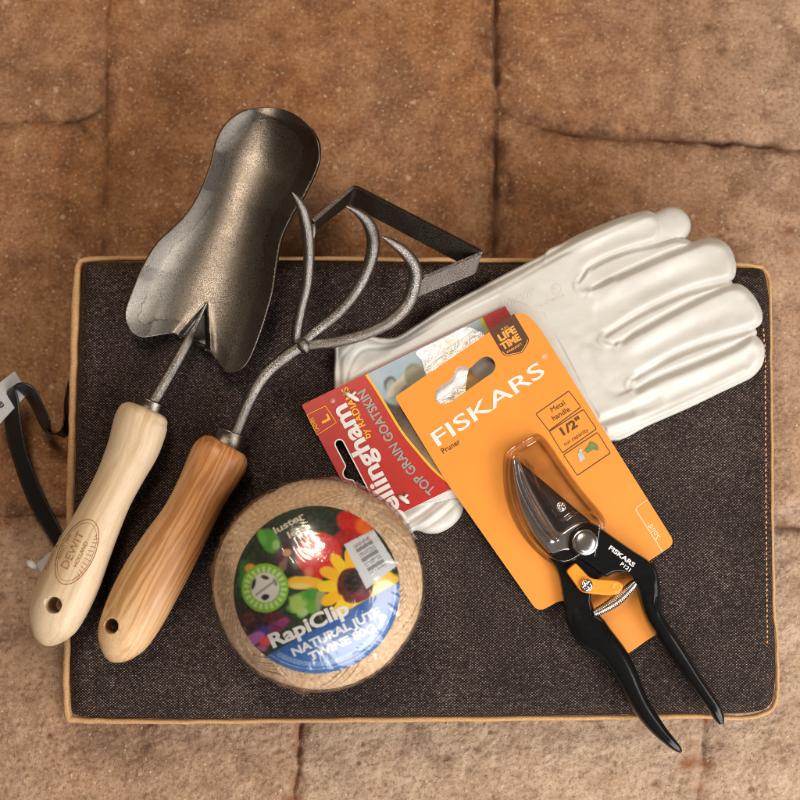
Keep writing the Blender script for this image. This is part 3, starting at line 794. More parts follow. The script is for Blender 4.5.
hb = mk('hoe_blade', V[:(ncut + 1) * (K + 1)], Fa, MT['hoe'], cult); s = hb.modifiers.new('thick', 'SOLIDIFY'); s.thickness = .0024; s.offset = 0
s = hb.modifiers.new('edge', 'BEVEL'); s.width = .0004; s.segments = 2; s.limit_method = 'ANGLE'
hb.data.polygons.foreach_set('use_smooth', [False] * len(hb.data.polygons))

# ------------------------------------------------------------------ ball of twine
zb = ZC + .036
bc = at(318.5, 583.5, zb); RB = 104.0 * pm(zb) * .985; HB = .037
ball = thing('twine_ball', 'shrink-wrapped ball of natural jute twine with round garden picture label on top', 'twine', (bc[0], bc[1], ZC))
EXP = 2.15
def ball_pt(d):
    """radial projection of unit directions onto the squat ball"""
    r = (np.hypot(d[:, 0], d[:, 1]) / RB) ** EXP + (np.abs(d[:, 2]) / HB) ** EXP
    return d * (r ** (-1 / EXP))[:, None]
parts = []; gr = []; off = 0; Vb = []; Fb = []
NL = 190; tc0 = at(315.5, 589.5, ZC + .036 + .037)
for k in range(NL):
    fam = k % 2; kk_ = k // 2; inc = math.radians([57, 44][fam] + RNG.uniform(-.7, .7)); om = 2 * PI * kk_ / (NL / 2) * (1 if fam else -1) + RNG.uniform(-.004, .004)
    t = np.linspace(0, 2 * PI, 91)
    c = np.stack([np.cos(t), np.sin(t) * math.cos(inc), np.sin(t) * math.sin(inc)], -1)
    c = np.stack([c[:, 0] * math.cos(om) - c[:, 1] * math.sin(om), c[:, 0] * math.sin(om) + c[:, 1] * math.cos(om), c[:, 2]], -1)
    c[:, 2] *= .62
    p = ball_pt(c)
    nn = p / np.linalg.norm(p, axis=1)[:, None]
    p = p - nn * (.0007 + .0010 * (((k // 9) * 7) % 5) / 5 + .0016 * (.5 + .5 * np.sin(3 * t + (k // 9) * 1.9 + fam * PI)))[:, None]
    p = p - nn * (.0022 * np.clip((1 - np.hypot(p[:, 0] - (tc0[0] - bc[0]), p[:, 1] - (tc0[1] - bc[1])) / (82.5 * pm(ZC + .07))) * 12, 0, 1) * (p[:, 2] > 0))[:, None]
    p = p + np.array([bc[0], bc[1], zb])
    keep = p[:, 2] > ZC + .004
    # split where it dives under
    rad = .00108 * (1 + .1 * RNG.randn())
    v, f, g = tube(p, rad, n=7, caps=False)
    g[:, 1] = np.tile(np.arange(7) / 7 * PI * 2 / 2, len(p)); g[:, 2] = k
    Vb.append(v); gr.append(g); Fb += [[i + off for i in q] for q in f]; off += len(v)
# fuzz fibres
r2 = np.random.RandomState(3)
for k in range(900):
    za = r2.uniform(-.35, .50); aa = r2.uniform(0, 2 * PI); d = np.array([math.cos(aa) * math.sqrt(1 - za * za), math.sin(aa) * math.sqrt(1 - za * za), za]); p0 = ball_pt(d[None])[0]; n0 = p0 / np.linalg.norm(p0); tdir = np.cross(n0, r2.randn(3)); tdir /= np.linalg.norm(tdir)
    ln = r2.uniform(.0015, .0045); hh = r2.uniform(.0002, .0013)
    q = np.array([p0 + tdir * ln * s + n0 * hh * math.sin(s * PI * .75) for s in np.linspace(0, 1, 5)]) + np.array([bc[0], bc[1], zb])
    v, f, g = tube(q, .00007, n=3, caps=False); Vb.append(v); gr.append(g + np.array([k * .01, 0, 0])); Fb += [[i + off for i in qq] for qq in f]; off += len(v)
# dark core
u = np.linspace(0, 2 * PI, 73)[:-1]; w_ = np.linspace(-PI / 2, PI / 2, 37)
U, W = np.meshgrid(u, w_); d = np.stack([np.cos(U) * np.cos(W), np.sin(U) * np.cos(W), np.sin(W)], -1).reshape(-1, 3)
core = ball_pt(d) * .955 + np.array([bc[0], bc[1], zb]); Fc = [[j * 72 + i, j * 72 + (i + 1) % 72, (j + 1) * 72 + (i + 1) % 72, (j + 1) * 72 + i] for j in range(36) for i in range(72)]
Vb.append(core); gr.append(np.zeros((len(core), 3))); Fb += [[i + off for i in q] for q in Fc]
mk('winding', np.concatenate(Vb), Fb, MT['twine'], ball, attrs={'grain': np.concatenate(gr)})

# label picture
def lab_color(X, Y):
    C = np.zeros(X.shape + (3,)); C[:] = (.010, .020, .010)
    wob = lambda s, a: a * fbm(X / s, Y / s, 3, int(s))
    def put(mask, c, soft=None):
        c = np.array(c, float)
        m = mask if mask.dtype != bool else mask.astype(float)
        C[:] = C * (1 - m[..., None]) + c * m[..., None]
    def blob(cx, cy, rx, ry=None, a=0, e=1.2, wb=0):
        ry = ry or rx; t = math.radians(a); dx = X - cx; dy = Y - cy
        u = dx * math.cos(t) - dy * math.sin(t); v = dx * math.sin(t) + dy * math.cos(t)
        q = np.sqrt((u / rx) ** 2 + (v / ry) ** 2) + wb * fbm(X / 7, Y / 7, 2, 5)
        return np.clip((1 - q) * min(rx, ry) / e + .5, 0, 1)
    put(np.clip(.5 + wob(9, 1.2), 0, 1) * .8, (.018, .045, .015))
    put(blob(270, 541, 9, 13, 25, 2), (.07, .30, .03)); put(blob(262, 537, 4, 8, 20, 2), (.12, .42, .05)); put(blob(276, 545, 4, 5, 0, 2), (.25, .5, .12))
    put(blob(292, 548, 17, 11, 30, 3, .2), (.045, .008, .028)); put(blob(283, 560, 9, 6, 0, 2), (.07, .01, .03)); put(blob(287, 552.5, 4.5, 3.6, 10, 1.5), (.62, .30, .12))
    put(blob(283, 566, 4, 7, -30, 2), (.25, .12, .08)); put(blob(300, 565, 13, 12, 0, 2), (.02, .008, .01))
    put(blob(354, 523, 18, 12, -20, 2), (.55, .008, .006)); put(blob(364, 526, 9, 8, -40, 4), (.72, .13, .015)); put(blob(345, 538, 12, 8, 20, 3), (.40, .006, .006))
    put(blob(319, 555, 23, 23, 0, 1.5), (.60, .006, .008)); put(blob(313, 548, 9, 8, 0, 9), (.80, .04, .03)); put(blob(309, 572, 4, 4, 0, 4), (.62, .20, .12))
    put(blob(306, 583, 21, 6.5, -4, 1.5, .15), (.78, .45, .02)); put(blob(300, 586, 10, 3, 0, 2), (.80, .62, .20))
    put(blob(307, 603, 19, 12, 20, 2.5, .3), (.12, .34, .03)); put(blob(297, 604, 8, 10, 30, 3, .3), (.34, .50, .12)); put(blob(312, 594, 7, 6, 0, 3), (.05, .30, .03)); put(blob(303, 612, 5, 4, 0, 2), (.40, .52, .18))
    put(blob(246, 577, 7, 20, 0, 3, .3), (.03, .16, .02)); put(blob(250, 568, 5, 4, 20, 2), (.75, .30, .02))
    put(blob(322, 604, 6, 14, 5, 2, .2), (.30, .32, .14)); put(blob(326, 612, 6, 10, 0, 3), (.012, .012, .008))
    # flower
    fx, fy = 355, 585
    for k in range(13):
        a = 2 * PI * k / 13 + .2; r0 = 25; put(blob(fx + r0 * math.cos(a), fy + r0 * math.sin(a), 13.5, 6.2, -math.degrees(a), 1.2, .12), (.84, .46 if k % 2 else .56, .012))
    put(blob(387, 583, 13, 7, 25, 2), (.82, .52, .02))
    put(blob(fx, fy, 18, 18, 0, 1.5, .1), (.10, .016, .010)); put(blob(fx - 1, fy - 3, 10, 10, 0, 2, .3), (.018, .005, .004)); put(blob(fx + 5, fy + 12, 9, 4, 0, 3), (.22, .01, .02))
    # dark fruit and petals, lower left
    put(blob(255, 622, 20, 13, -25, 3, .2), (.035, .007, .009)); put(blob(248, 618, 7, 6, 0, 3), (.10, .025, .02)); put(blob(273, 617, 9, 7, 0, 3), (.09, .012, .015))
    put(blob(276, 627, 16, 6, 32, 2, .3), (.17, .02, .09)); put(blob(263, 631, 7, 5, 20, 2, .3), (.05, .03, .22)); put(blob(283, 622, 6, 4, 20, 2, .2), (.30, .03, .16))
    put(blob(256, 638, 9, 5, 25, 2, .3), (.42, .12, .40)); put(blob(266, 641, 7, 5, 10, 2, .2), (.70, .07, .08)); put(blob(262, 648, 5, 3, 0, 2), (.5, .08, .3))
    # blue band
    e = Y - (608.5 - .565 * (X - 351)); m = np.clip(e / 1.0 + .5, 0, 1)
    put(m, (.012, .10, .34)); put(m * np.clip((Y - 630) / 60, 0, 1), (.05, .16, .40))
    # round green badge
    put(blob(265, 588, 23.5, 24.5, 0, 1), (.20, .44, .03)); 
    rr = np.hypot(X - 265, Y - 588); an = np.arctan2(Y - 588, X - 265)
    put(((rr > 16) & (rr < 21.5) & (np.sin(an * 22) > -.25)).astype(float) * np.clip(.75 + .5 * np.sin(rr * 3 + 7 * an), 0, 1), (.60, .70, .36))
    put(blob(265, 587.5, 14.3, 15, 0, 1), (.60, .58, .55))
    put(blob(265, 597, 4.5, 3.0, 10, 1, .3), (.02, .02, .02)); put(blob(265, 577.5, 4.2, 2.0, -20, 1, .3), (.03, .03, .03)); put(blob(253.5, 584, 1.8, 5.5, -15, 1, .3), (.03, .03, .03)); put(blob(275, 582, 2, 4, 20, 1, .3), (.22, .2, .2))
    s_ = np.abs((X - 268) * .60 + (Y - 586) * .8); put(((s_ < 1.2) & (rr < 12)).astype(float), (.30, .28, .26))
    # bar code
    BC = np.array([(373.5, 529.5), (397, 566), (366.5, 589), (344, 544.5)]); put(inside(X, Y, BC).astype(float), (.60, .61, .62))
    ux, uy = .855, -.518; vx, vy = .53, .848; a = (X - 344) * ux + (Y - 544.5) * uy; b = (X - 344) * vx + (Y - 544.5) * vy
    pat = (np.sin(b * 1.15) + .8 * np.sin(b * 2.3 + 1) + .6 * np.sin(b * .53 + 2)) > .05
    put((pat & (a > 7) & (a < 26) & (b > 6) & (b < 41)).astype(float) * .75, (.10, .09, .09))
    # fine ring of small print on the blue band
    rc = np.hypot(X - 315.5, Y - 589.5); an = np.arctan2(Y - 589.5, X - 315.5)
    put((m > .5) * ((rc > 72) & (rc < 77) & (an > .35) & (an < 2.1)).astype(float) * np.clip(.4 + .6 * np.sin(an * 150) * np.sin(an * 61 + rc * 2), 0, .55), (.45, .55, .68))
    put((m > .5) * (np.abs(rc - 79.5) < .5).astype(float) * .5, (.45, .55, .68))
    return C
Rl = 82.5 * pm(ZC + HB * 2 - .006)
NR, NA = 150, 420
tc = at(315.5, 589.5, zb + HB)          # label centre on top of the ball
rad = np.linspace(0, 1, NR + 1)[1:]; ang = np.linspace(0, 2 * PI, NA, endpoint=False)
RR, AA = np.meshgrid(rad * Rl, ang, indexing='ij'); xl = tc[0] + RR * np.cos(AA); yl = tc[1] + RR * np.sin(AA)
def ball_top(x, y):
    q = np.clip(1 - (np.hypot(x - bc[0], y - bc[1]) / (RB * 1.0)) ** EXP, 0, 1); return zb + HB * q ** (1 / EXP)
zl = ball_top(xl, yl) + .0006 + .0004 * fbm(xl * 90, yl * 90, 2, 4)
Vl = np.concatenate([[[tc[0], tc[1], float(ball_top(tc[0], tc[1])) + .0006]], np.stack([xl, yl, zl], -1).reshape(-1, 3)])
Fl = [[0, 1 + k, 1 + (k + 1) % NA] for k in range(NA)] + [[1 + j * NA + k, 1 + (j + 1) * NA + k, 1 + (j + 1) * NA + (k + 1) % NA, 1 + j * NA + (k + 1) % NA] for j in range(NR - 1) for k in range(NA)]
LX, LY = proj(Vl)
lab = mk('label', Vl, Fl, MT['print'], ball, colors=lab_color(LX, LY))
SL = on_mesh(world_bvh(lab), .0002)
parts = [place_text('RapiClip', 273, 648, 24.5, SL, fine=2.5, width=85, cap=14.5, bold=.035),
         place_text('NATURAL JUTE', 294, 656.5, 25.6, SL, fine=2.5, width=97, cap=8.6, bold=.04),
         place_text('TWINE 80G', 310.8, 661.0, 24.8, SL, fine=2.5, width=72, cap=8.4, bold=.04)]
V_, F_ = join(parts); mk('lettering', V_, F_, MT['white_ink'], lab, smooth=False)
parts = [place_text('luster', 275.5, 534, 29, SL, fine=2.5, width=34, cap=7, bold=.03), place_text('leaf', 289.5, 538.5, 29, SL, fine=2.5, width=21, cap=7, bold=.03)]
V_, F_ = join(parts); mk('lettering', V_, F_, MT['cream_ink'], lab, smooth=False)
# shrink film
def film(k_, off_, seed):
    nu, nv = 260, 110; U, W = np.meshgrid(np.linspace(0, 2 * PI, nu, endpoint=False), np.linspace(-.55, PI / 2, nv))
    d = np.stack([np.cos(U) * np.cos(W), np.sin(U) * np.cos(W), np.sin(W)], -1).reshape(-1, 3); p = ball_pt(d)
    n0 = p / np.linalg.norm(p, axis=1)[:, None]; u_ = U.ravel(); w2 = W.ravel()
    rr = np.hypot(p[:, 0], p[:, 1]) / RB
    fold = np.abs(vnoise(np.cos(u_) * 7 + 20, np.sin(u_) * 7 + rr * 3.5, 7)); fold = .0013 * (1 - np.clip(fold * 3.6, 0, 1)) * np.clip((rr - .60) / .25, 0, 1)
    low_ = .0006 * fbm(p[:, 0] * 60, p[:, 1] * 60 + p[:, 2] * 40, 3, 8)
    p = p + n0 * (off_ + fold + low_)[:, None] + np.array([bc[0], bc[1], zb])
    F = [[j * nu + i, j * nu + (i + 1) % nu, (j + 1) * nu + (i + 1) % nu, (j + 1) * nu + i] for j in range(nv - 2) for i in range(nu)]
    # close the crown
    V = list(p[:(nv - 1) * nu]); c = len(V); V.append(p[-1]); b_ = (nv - 2) * nu
    F += [[b_ + i, b_ + (i + 1) % nu, c] for i in range(nu)]
    return np.array(V), F
v, f = film(1, .0019, 0); mk('shrink_wrap', v, f, MT['film'], ball)

# ------------------------------------------------------------------ gloves
def capsule_h(X, Y, C, n=5):
    Q = cr(C, n); return seg_dist(X, Y, Q[:, :2], False, Q[:, 2])
PALM = cr([(334.5, 352), (336, 345), (346, 339.5), (362, 334), (380, 337.5), (397, 336.5), (420, 322), (450, 303.5), (500, 276.5), (540, 256), (562, 246), (588, 243), (596, 262), (606, 290), (606, 325), (628, 352), (650, 385), (658, 412), (640, 428.5), (612, 441), (560, 462), (510, 482), (450, 500), (400, 505), (360, 470), (340, 425), (334.5, 388)], 5, True)
# each finger: upper edge, tip, lower edge (base to tip to base) and the line where it leaves the palm
FGR = [dict(up=[(545, 252.5), (562, 243), (580, 233.5), (600, 225), (622, 216.5), (640, 211.5)], tip=[(648, 210.5), (656, 214), (661.5, 221), (663, 231), (660, 240)], lo=[(654, 244.5), (630, 251), (604, 260.5), (588, 270), (577, 283)], base=(548, 272)),
       dict(up=[(592, 287), (609, 278), (635, 266), (660, 255), (684, 245.5)], tip=[(703, 238.5), (718, 239), (729, 246), (735, 259), (736, 272)], lo=[(731, 281), (710, 286), (692, 291), (670, 300), (640, 315), (604, 337)], base=(580, 316)),
       dict(up=[(622, 339), (640, 328), (665, 314), (692, 300), (715, 289)], tip=[(728, 284), (740, 284), (750, 291), (758, 302), (762.5, 314)], lo=[(761, 324), (752, 330), (738, 334.5), (710, 342.5), (675, 356), (633, 380)], base=(606, 362)),
       dict(up=[(637, 387), (660, 375), (700, 359), (735, 344)], tip=[(751, 333.5), (760, 339), (764.5, 347), (764, 360), (760, 369)], lo=[(751, 378), (735, 386), (718, 394), (690, 407.5), (650, 425), (612, 441)], base=(585, 415))]
for g in FGR:
    g['poly'] = cr(g['up'] + g['tip'] + g['lo'] + [g['base']], 5, True)
    g['free'] = cr(g['up'] + g['tip'] + g['lo'], 6); g['U'] = cr(g['up'] + g['tip'][:2], 5); g['L'] = cr(g['tip'][3:] + g['lo'], 5)
FCH = [cr([(579, 284), (588, 272), (604, 262), (630, 252), (656, 245.5), (676, 240), (690, 244), (684, 247), (660, 256), (635, 267), (609, 279), (592, 288), (583, 290)], 4, True),
       cr([(604, 338), (640, 316), (670, 301.5), (692, 292.5), (724, 284), (727, 286), (692, 301), (665, 315), (640, 329), (622, 340), (610, 343)], 4, True),
       cr([(632, 381), (675, 357.5), (710, 344), (738, 335.5), (752, 331), (752, 335), (735, 345), (700, 360), (660, 376), (640, 387), (633, 388)], 4, True)]
WELT = [([(654, 246.5), (630, 253.5), (606, 262.5), (590, 272.5), (580, 284), (584, 290), (592, 288.5), (610, 280), (636, 268), (662, 257)], .0006, 1.3),
        ([(692, 293), (670, 302.5), (640, 317), (606, 337), (603, 342), (612, 342.5), (624, 340), (641, 330), (666, 316), (692, 302)], .0006, 1.2),
        ([(738, 336), (710, 344.5), (676, 358.5), (650, 370), (634, 381), (632, 387), (639, 388), (660, 377), (700, 361), (735, 346)], .0006, 1.2)]
GROOVE = [([(346, 388), (349, 368), (362, 350), (385, 347), (405, 342), (440, 322), (500, 290), (545, 264), (590, 240), (625, 224), (650, 214)], .0005, 1.3), ([(340, 388), (341, 360), (352, 347)], .0005, 1.2),
          ([(596, 424), (625, 412), (655, 398)], .0012, 4), ([(545, 452), (600, 436), (660, 411), (720, 384), (745, 372)], .0006, 1.6), ([(588, 428), (608, 419), (630, 412)], .0008, 3),
          ([(598, 346), (588, 342), (578, 334)], .0004, 4), ([(628, 392), (612, 390), (598, 376), (590, 358)], .0006, 4.5)]
LOOP = [([(640, 248.5), (618, 255.5), (600, 262.5), (586, 271), (576, 281), (577, 290), (586, 293), (600, 287), (614, 280)], .0012, 2.2),
        ([(650, 310), (625, 323), (606, 333), (599, 340), (606, 345), (620, 343), (640, 333)], .0010, 2.0),
        ([(660, 362), (645, 371), (631, 378), (626, 385), (632, 391), (645, 387), (665, 378)], .0011, 2.0)]
def g1_sdf(X, Y):
    D = sdf(X, Y, PALM)
    for g in FGR: D = np.maximum(D, sdf(X, Y, g['poly']))
    for c in FCH: D = np.maximum(D, sdf(X, Y, c) + 3.2)
    return D
def sst(x): x = np.clip(x, 0, 1); return x * x * (3 - 2 * x)
def g1_top(X, Y, D):
    dp = sdf(X, Y, PALM); pal = .0092 * np.clip(1 - (1 - np.clip(dp / 15, 0, 1)) ** 2, 0, 1) ** .5
    H = np.where(dp > 0, pal, 0)
    reach = [(577, 262), (600, 316), (628, 360), (628, 410)]
    for i, g in enumerate(FGR):
        ins = inside(X, Y, g['poly']); df = seg_dist(X, Y, g['free']); du = seg_dist(X, Y, g['U']); dl = seg_dist(X, Y, g['L'])
        e = np.clip(df / [9, 9, 9, 10][i], 0, 1); prof = (1 - (1 - e) ** 2) ** .62
        u = du / (du + dl + 1e-6)
        tipd = np.clip((X - (g['tip'][2][0] - 55)) / 50, 0, 1)
        hf = .0116 * prof - (.0014 * sst(u) + .0022 * np.exp(-((u - .56) / .22) ** 2)) * prof * (1 - .7 * tipd) + .0004 * np.exp(-((dl - 4.5) / 1.6) ** 2) + .0003 * np.exp(-((df - 3.2) / 1.0) ** 2)
        hf = hf + .0003 * fbm((X * .92 - Y * .4) / 60, (X * .4 + Y * .92) / 16, 2, 50 + i)
        w = sst((((X - reach[i][0]) * .90 - (Y - reach[i][1]) * .42)) / 42 + .45)
        hf = hf * w + np.maximum(pal, .0080 * prof) * (1 - w)
        H = np.where(ins, np.maximum(np.where(dp > 0, H * (1 - w), 0), hf), H)
    for c in FCH:
        d = sdf(X, Y, c); H = np.where(d > -3.0, np.maximum(H, .0064 + .0026 * np.clip((d + .2) / 3, 0, 1) ** .6), H)
    for P_, a, w in LOOP:
        d = seg_dist(X, Y, cr(P_, 5)); H = H + a * np.exp(-(d / w) ** 2) * (1 - .8 * np.clip((X - 620) / 40, 0, 1))
    for P_, a, w in WELT:
        d = seg_dist(X, Y, cr(P_, 5)); H = H + a * np.exp(-(d / w) ** 2)
    for P_, a, w in GROOVE:
        d = seg_dist(X, Y, cr(P_, 5)); H = H - a * np.exp(-(d / w) ** 2) + .35 * a * np.exp(-((d - 2.4 * w) / w) ** 2)
    k = np.clip(D / 12, 0, 1); nf = 1 - np.clip((X - 620) / 40, 0, 1)
    H = H + k * (.0008 * fbm(X / 46, Y / 30, 3, 15) + .00025 * nf * (1 - 2 * np.abs(fbm((X * .87 - Y * .5) / 44, (X * .5 + Y * .87) / 15, 2, 25))))
    m = np.clip((440 - X) / 60, 0, 1); H = H + m * k * .0022 * np.sin((X * .5 + Y * .87) / 9 + 2 * fbm(X / 40, Y / 40, 2, 3))
    for _ in range(2):
        Hp = np.pad(H, 1, mode='edge'); Hb = sum(Hp[a:a + H.shape[0], b:b + H.shape[1]] * [.25, .5, .25][a] * [.25, .5, .25][b] for a in range(3) for b in range(3))
        H = np.where(D > .3, Hb, H)
    lim = .0086 + .02 * np.clip((sdf(X, Y, np.array([(330, 380), (500, 300), (540, 315), (606, 440), (400, 560)])) * -1 - 4) / 40, 0, 1)
    return ZC + np.minimum(np.maximum(H, .0058 * np.clip(D / 1.0, 0, 1) ** .7 + .0003), lim) + .0006
gl = thing('leather_glove', 'white leather glove lying on top of its pair with four fingers to the upper right', 'glove', at(560, 350, ZC), 'pair of white leather gloves')
g1 = grid_pillow(g1_sdf, (328, 200, 770, 512), 1.0, g1_top, 'glove_leather', MT['leather'], gl, bottom=ZC + .0003)
SG = on_mesh(world_bvh(g1), .00008, ZC + .01)
MT['emboss'] = plain('faint_grey_stamp', (.56, .51, .43), .5, bump=0)
em = []
p, f = stroke(disc2d(556, 289, 5, 24), .7, True); em.append(draw(p, f, SG))
em.append(place_text('R', 554, 291.5, 27, SG, width=4, bold=.0)); em.append(place_text('radians', 536, 309, 25, SG, width=32, cap=4.2))
for k in range(9):
    x = 499 + k * 4.0; y = 309 - k * 1.9
    p, f = stroke([(x, y + 2), (x + 1, y - 3), (x + 3, y - 8 + (k % 3))], .55); em.append(draw(p, f, SG))
V_, F_ = join(em); mk('stamp', V_, F_, MT['emboss'], gl, smooth=False)
PALM2 = cr([(380, 400), (420, 340), (520, 285), (590, 262), (610, 300), (600, 420), (540, 462), (480, 480), (452, 486), (462, 500), (463, 510), (459, 519), (451, 527), (439, 533), (427, 533.5), (416, 530.5), (404, 536), (385, 520), (372, 470)], 6, True)
F2 = [(590, 262, 18), (640, 240, 18.5), (671.5, 226, 19.3)]
def g2_sdf(X, Y):
    D = sdf(X, Y, PALM2); d, r = capsule_h(X, Y, F2); return np.maximum(D, r - d)
def g2_top(X, Y, D):
    H = .0050 * np.clip(1 - (1 - np.clip(D / 10, 0, 1)) ** 2, 0, 1) ** .5
    d, r = capsule_h(X, Y, F2); q = np.clip(1 - (d / r) ** 2, 0, 1); H = np.maximum(H, .0075 * q ** .3 * (X > 640))
    for P_, a, w in (([(410, 531), (430, 518), (453, 499)], .0013, 2.6), ([(405, 524), (428, 509), (447, 492)], -.0012, 2), ([(416, 532), (436, 521), (457, 503)], -.001, 1.6)):
        d = seg_dist(X, Y, cr(P_, 5)); H = H + a * np.exp(-(d / w) ** 2)
    return ZC + np.maximum(H + .0003 * fbm(X / 12, Y / 12, 2, 4), .0005)
g2o = thing('leather_glove', 'lower white glove of the pair, with only a fingertip and cuff corner peeking out', 'glove', at(450, 500, ZC), 'pair of white leather gloves')
grid_pillow(g2_sdf, (366, 200, 696, 540), 1.3, g2_top, 'glove_leather', MT['leather'], g2o, bottom=ZC + .0003)

# ------------------------------------------------------------------ header card of the gloves
RZ = ZC + .0108
gc = thing('glove_header_card', 'red and blue cardboard header card pinned to the white gloves', 'packaging card', at(400, 440, RZ))
pr = at(400, 440, RZ); SR = plane_fn(pr, (0, .002, 1))
e1 = np.array((.8988, -.4384)); e2 = np.array((.4690, .8832)); O = np.array((301.5, 405.0))
def cp(a, b): return O + e1 * a + e2 * b
OUT = round_poly([(*cp(0, 0), 2), (*cp(227, 0), 9), (*cp(227, 141), 4), (*cp(0, 141), 2)], 2)
# euro hole
def euro(c0, ex, ey, L_, r, br_, bh):
    pts = []
    for t in np.linspace(-90, -270, 9): pts.append((-L_ / 2 + r + r * math.cos(math.radians(t)), r * math.sin(math.radians(t))))
    pts.append((-br_ * 1.25, r)); 
    for t in np.linspace(160, 20, 8): pts.append((br_ * math.cos(math.radians(t)), r + bh * math.sin(math.radians(t))))
    pts.append((br_ * 1.25, r))
    for t in np.linspace(90, -90, 9): pts.append((L_ / 2 - r + r * math.cos(math.radians(t)), r * math.sin(math.radians(t))))
    return np.array([np.array(c0) + np.array(ex) * a + np.array(ey) * b for a, b in pts])
ex = np.array((.46, .888)); HOLE = euro((353.5, 471), ex, (-.888, .46), 70, 4.6, 6.5, 6.5)
v, f = flat_poly(OUT, SR, 0, [HOLE[::-1]], .0007); board = mk('board', v, f, MT['red_board'], gc, smooth=False)
p, f = stroke(HOLE, 1.3, True); v, f = draw(p, f, SR, .00012); mk('hole_rim', v, f, MT['white_ink'], board, smooth=False)
ARC = cr([(366, 374.5), (377, 391), (389, 411), (402, 432), (418, 452), (434, 470), (452, 485.5), (470, 499)], 8)
# picture panel right of the arc
n1, n2 = 150, 120; gx, gy = [], []
tt = np.linspace(0, 1, n2); dA = np.r_[0, np.cumsum(np.linalg.norm(np.diff(ARC, axis=0), axis=1))]
axx = np.interp(tt * dA[-1], dA, ARC[:, 0]); ayy = np.interp(tt * dA[-1], dA, ARC[:, 1])
RT = np.array([cp(226.5, .4 + 112 * t) for t in tt])
s_ = np.linspace(0, 1, n1); GX = axx[:, None] * (1 - s_) + RT[:, 0][:, None] * s_; GY = ayy[:, None] * (1 - s_) + RT[:, 1][:, None] * s_
def pic(X, Y):
    C = np.zeros(X.shape + (3,)); C[:] = (.28, .38, .45)
    def put(m, c): C[:] = C * (1 - m[..., None]) + np.array(c) * m[..., None]
    def blob(cx, cy, rx, ry, a=0, e=2, wb=.2):
        t = math.radians(a); dx = X - cx; dy = Y - cy; u = dx * math.cos(t) - dy * math.sin(t); v = dx * math.sin(t) + dy * math.cos(t)
        q = np.sqrt((u / rx) ** 2 + (v / ry) ** 2) + wb * fbm(X / 8, Y / 8, 2, 5); return np.clip((1 - q) * min(rx, ry) / e + .5, 0, 1)
    put(np.clip(.5 + fbm(X / 14, Y / 14, 3, 2), 0, 1) * .4, (.45, .50, .52))
    low = np.clip((Y - (398 + (X - 385) * .35)) / 5, 0, 1) * np.clip((X - 380) / 3, 0, 1); put(low, (.055, .030, .016))
    put(blob(425, 455, 30, 40, 0, 12), (.16, .105, .055)); put(blob(440, 470, 14, 25, 20, 6), (.25, .17, .09))
    put(blob(391, 385, 7, 9, 20), (.10, .075, .045)); put(blob(392, 392, 6, 12, 0), (.28, .36, .36)); put(blob(400, 384, 5, 17, -45, 1.5), (.62, .57, .45)); put(blob(412, 369, 7, 5, 30), (.16, .11, .05))
    put(blob(415, 376, 10, 12, 0, 3), (.30, .30, .20)); put(blob(408, 392, 8, 7, 0), (.20, .22, .15))
    put(blob(472, 376, 20, 18, 20, 4), (.20, .10, .03)); put(blob(482, 366, 12, 12, 20, 4), (.22, .21, .19)); put(blob(470, 384, 12, 7, 20, 4), (.42, .26, .06))
    XX = X - (Y - 316) * .53; put(np.clip((XX - 476) / 1.5, 0, 1), (.40, .45, .05)); put(np.clip((XX - 470) / 6, 0, 1) * np.clip((477 - XX) / 4, 0, 1), (.35, .45, .42))
    put(np.clip((X - (481 + (Y - 316) * .53)) / .7, 0, 1), (.45, .012, .010))
    return C
v = SR(GX.ravel(), GY.ravel(), .00016); idx = np.arange(n1 * n2).reshape(n2, n1)
F = np.stack([idx[:-1, :-1], idx[1:, :-1], idx[1:, 1:], idx[:-1, 1:]], -1).reshape(-1, 4)
mk('photo_panel', v, F.tolist(), MT['print_card'], board, smooth=False, colors=pic(GX.ravel(), GY.ravel()))
GLARE = [(416, 351.5), (422, 361), (425, 372), (433, 392), (428, 402), (440, 410), (462, 400), (466, 385), (468, 372), (474, 362), (488, 352), (484, 335), (478, 331), (466, 327), (452, 333.5), (436, 341.5)]
v, f = flat_poly(cr(GLARE, 3, True), SR, .0004); mk('painted_glare', v, f, MT['wrap_glare'], board, smooth=False)  # bright patch painted in the shape of a reflection on the clear wrap
p, f = stroke(ARC, 2.4); v, f = draw(p, f, SR, .0003); mk('curved_stripe', v, f, MT['yellow_ink'], board, smooth=False)
TA = math.degrees(math.atan2(.8832, -.4690))   # direction of the lettering: up the card to the left
x, y = 408, 527
bl = [place_text('Bellingham', 409, 523, TA, SR, width=136, cap=19, bold=.03, h=.0003), place_text('®', 336, 402, TA, SR, width=4.5, h=.0003)]
V_, F_ = join(bl); mk('lettering', V_, F_, MT['white_ink'], board, smooth=False)
V_, F_ = join([place_text('by RADIANS', 371, 437, TA - 2.5, SR, width=56, cap=7, bold=.018, h=.0003), place_text('L', 330.4, 419.8, TA, SR, width=7, cap=9, bold=.04, h=.0003), place_text('LADIES', 319.6, 430.4, TA, SR, width=15, cap=3.3, bold=.012, h=.0003)])
mk('lettering', V_, F_, MT['yellow_ink'], board, smooth=False)
p, f = stroke(np.array([(307, 415), (316, 410.5), (325.3, 406), (330.8, 414), (336.3, 422.5), (326.5, 429), (317, 435), (312, 425)]), .8, True); v, f = draw(p, f, SR, .0003); mk('size_box', v, f, MT['yellow_ink'], board, smooth=False)
tp = cr([(436, 489), (421, 475), (406, 457), (394, 438), (383, 419), (373, 402), (363, 386), (352, 368)], 10)
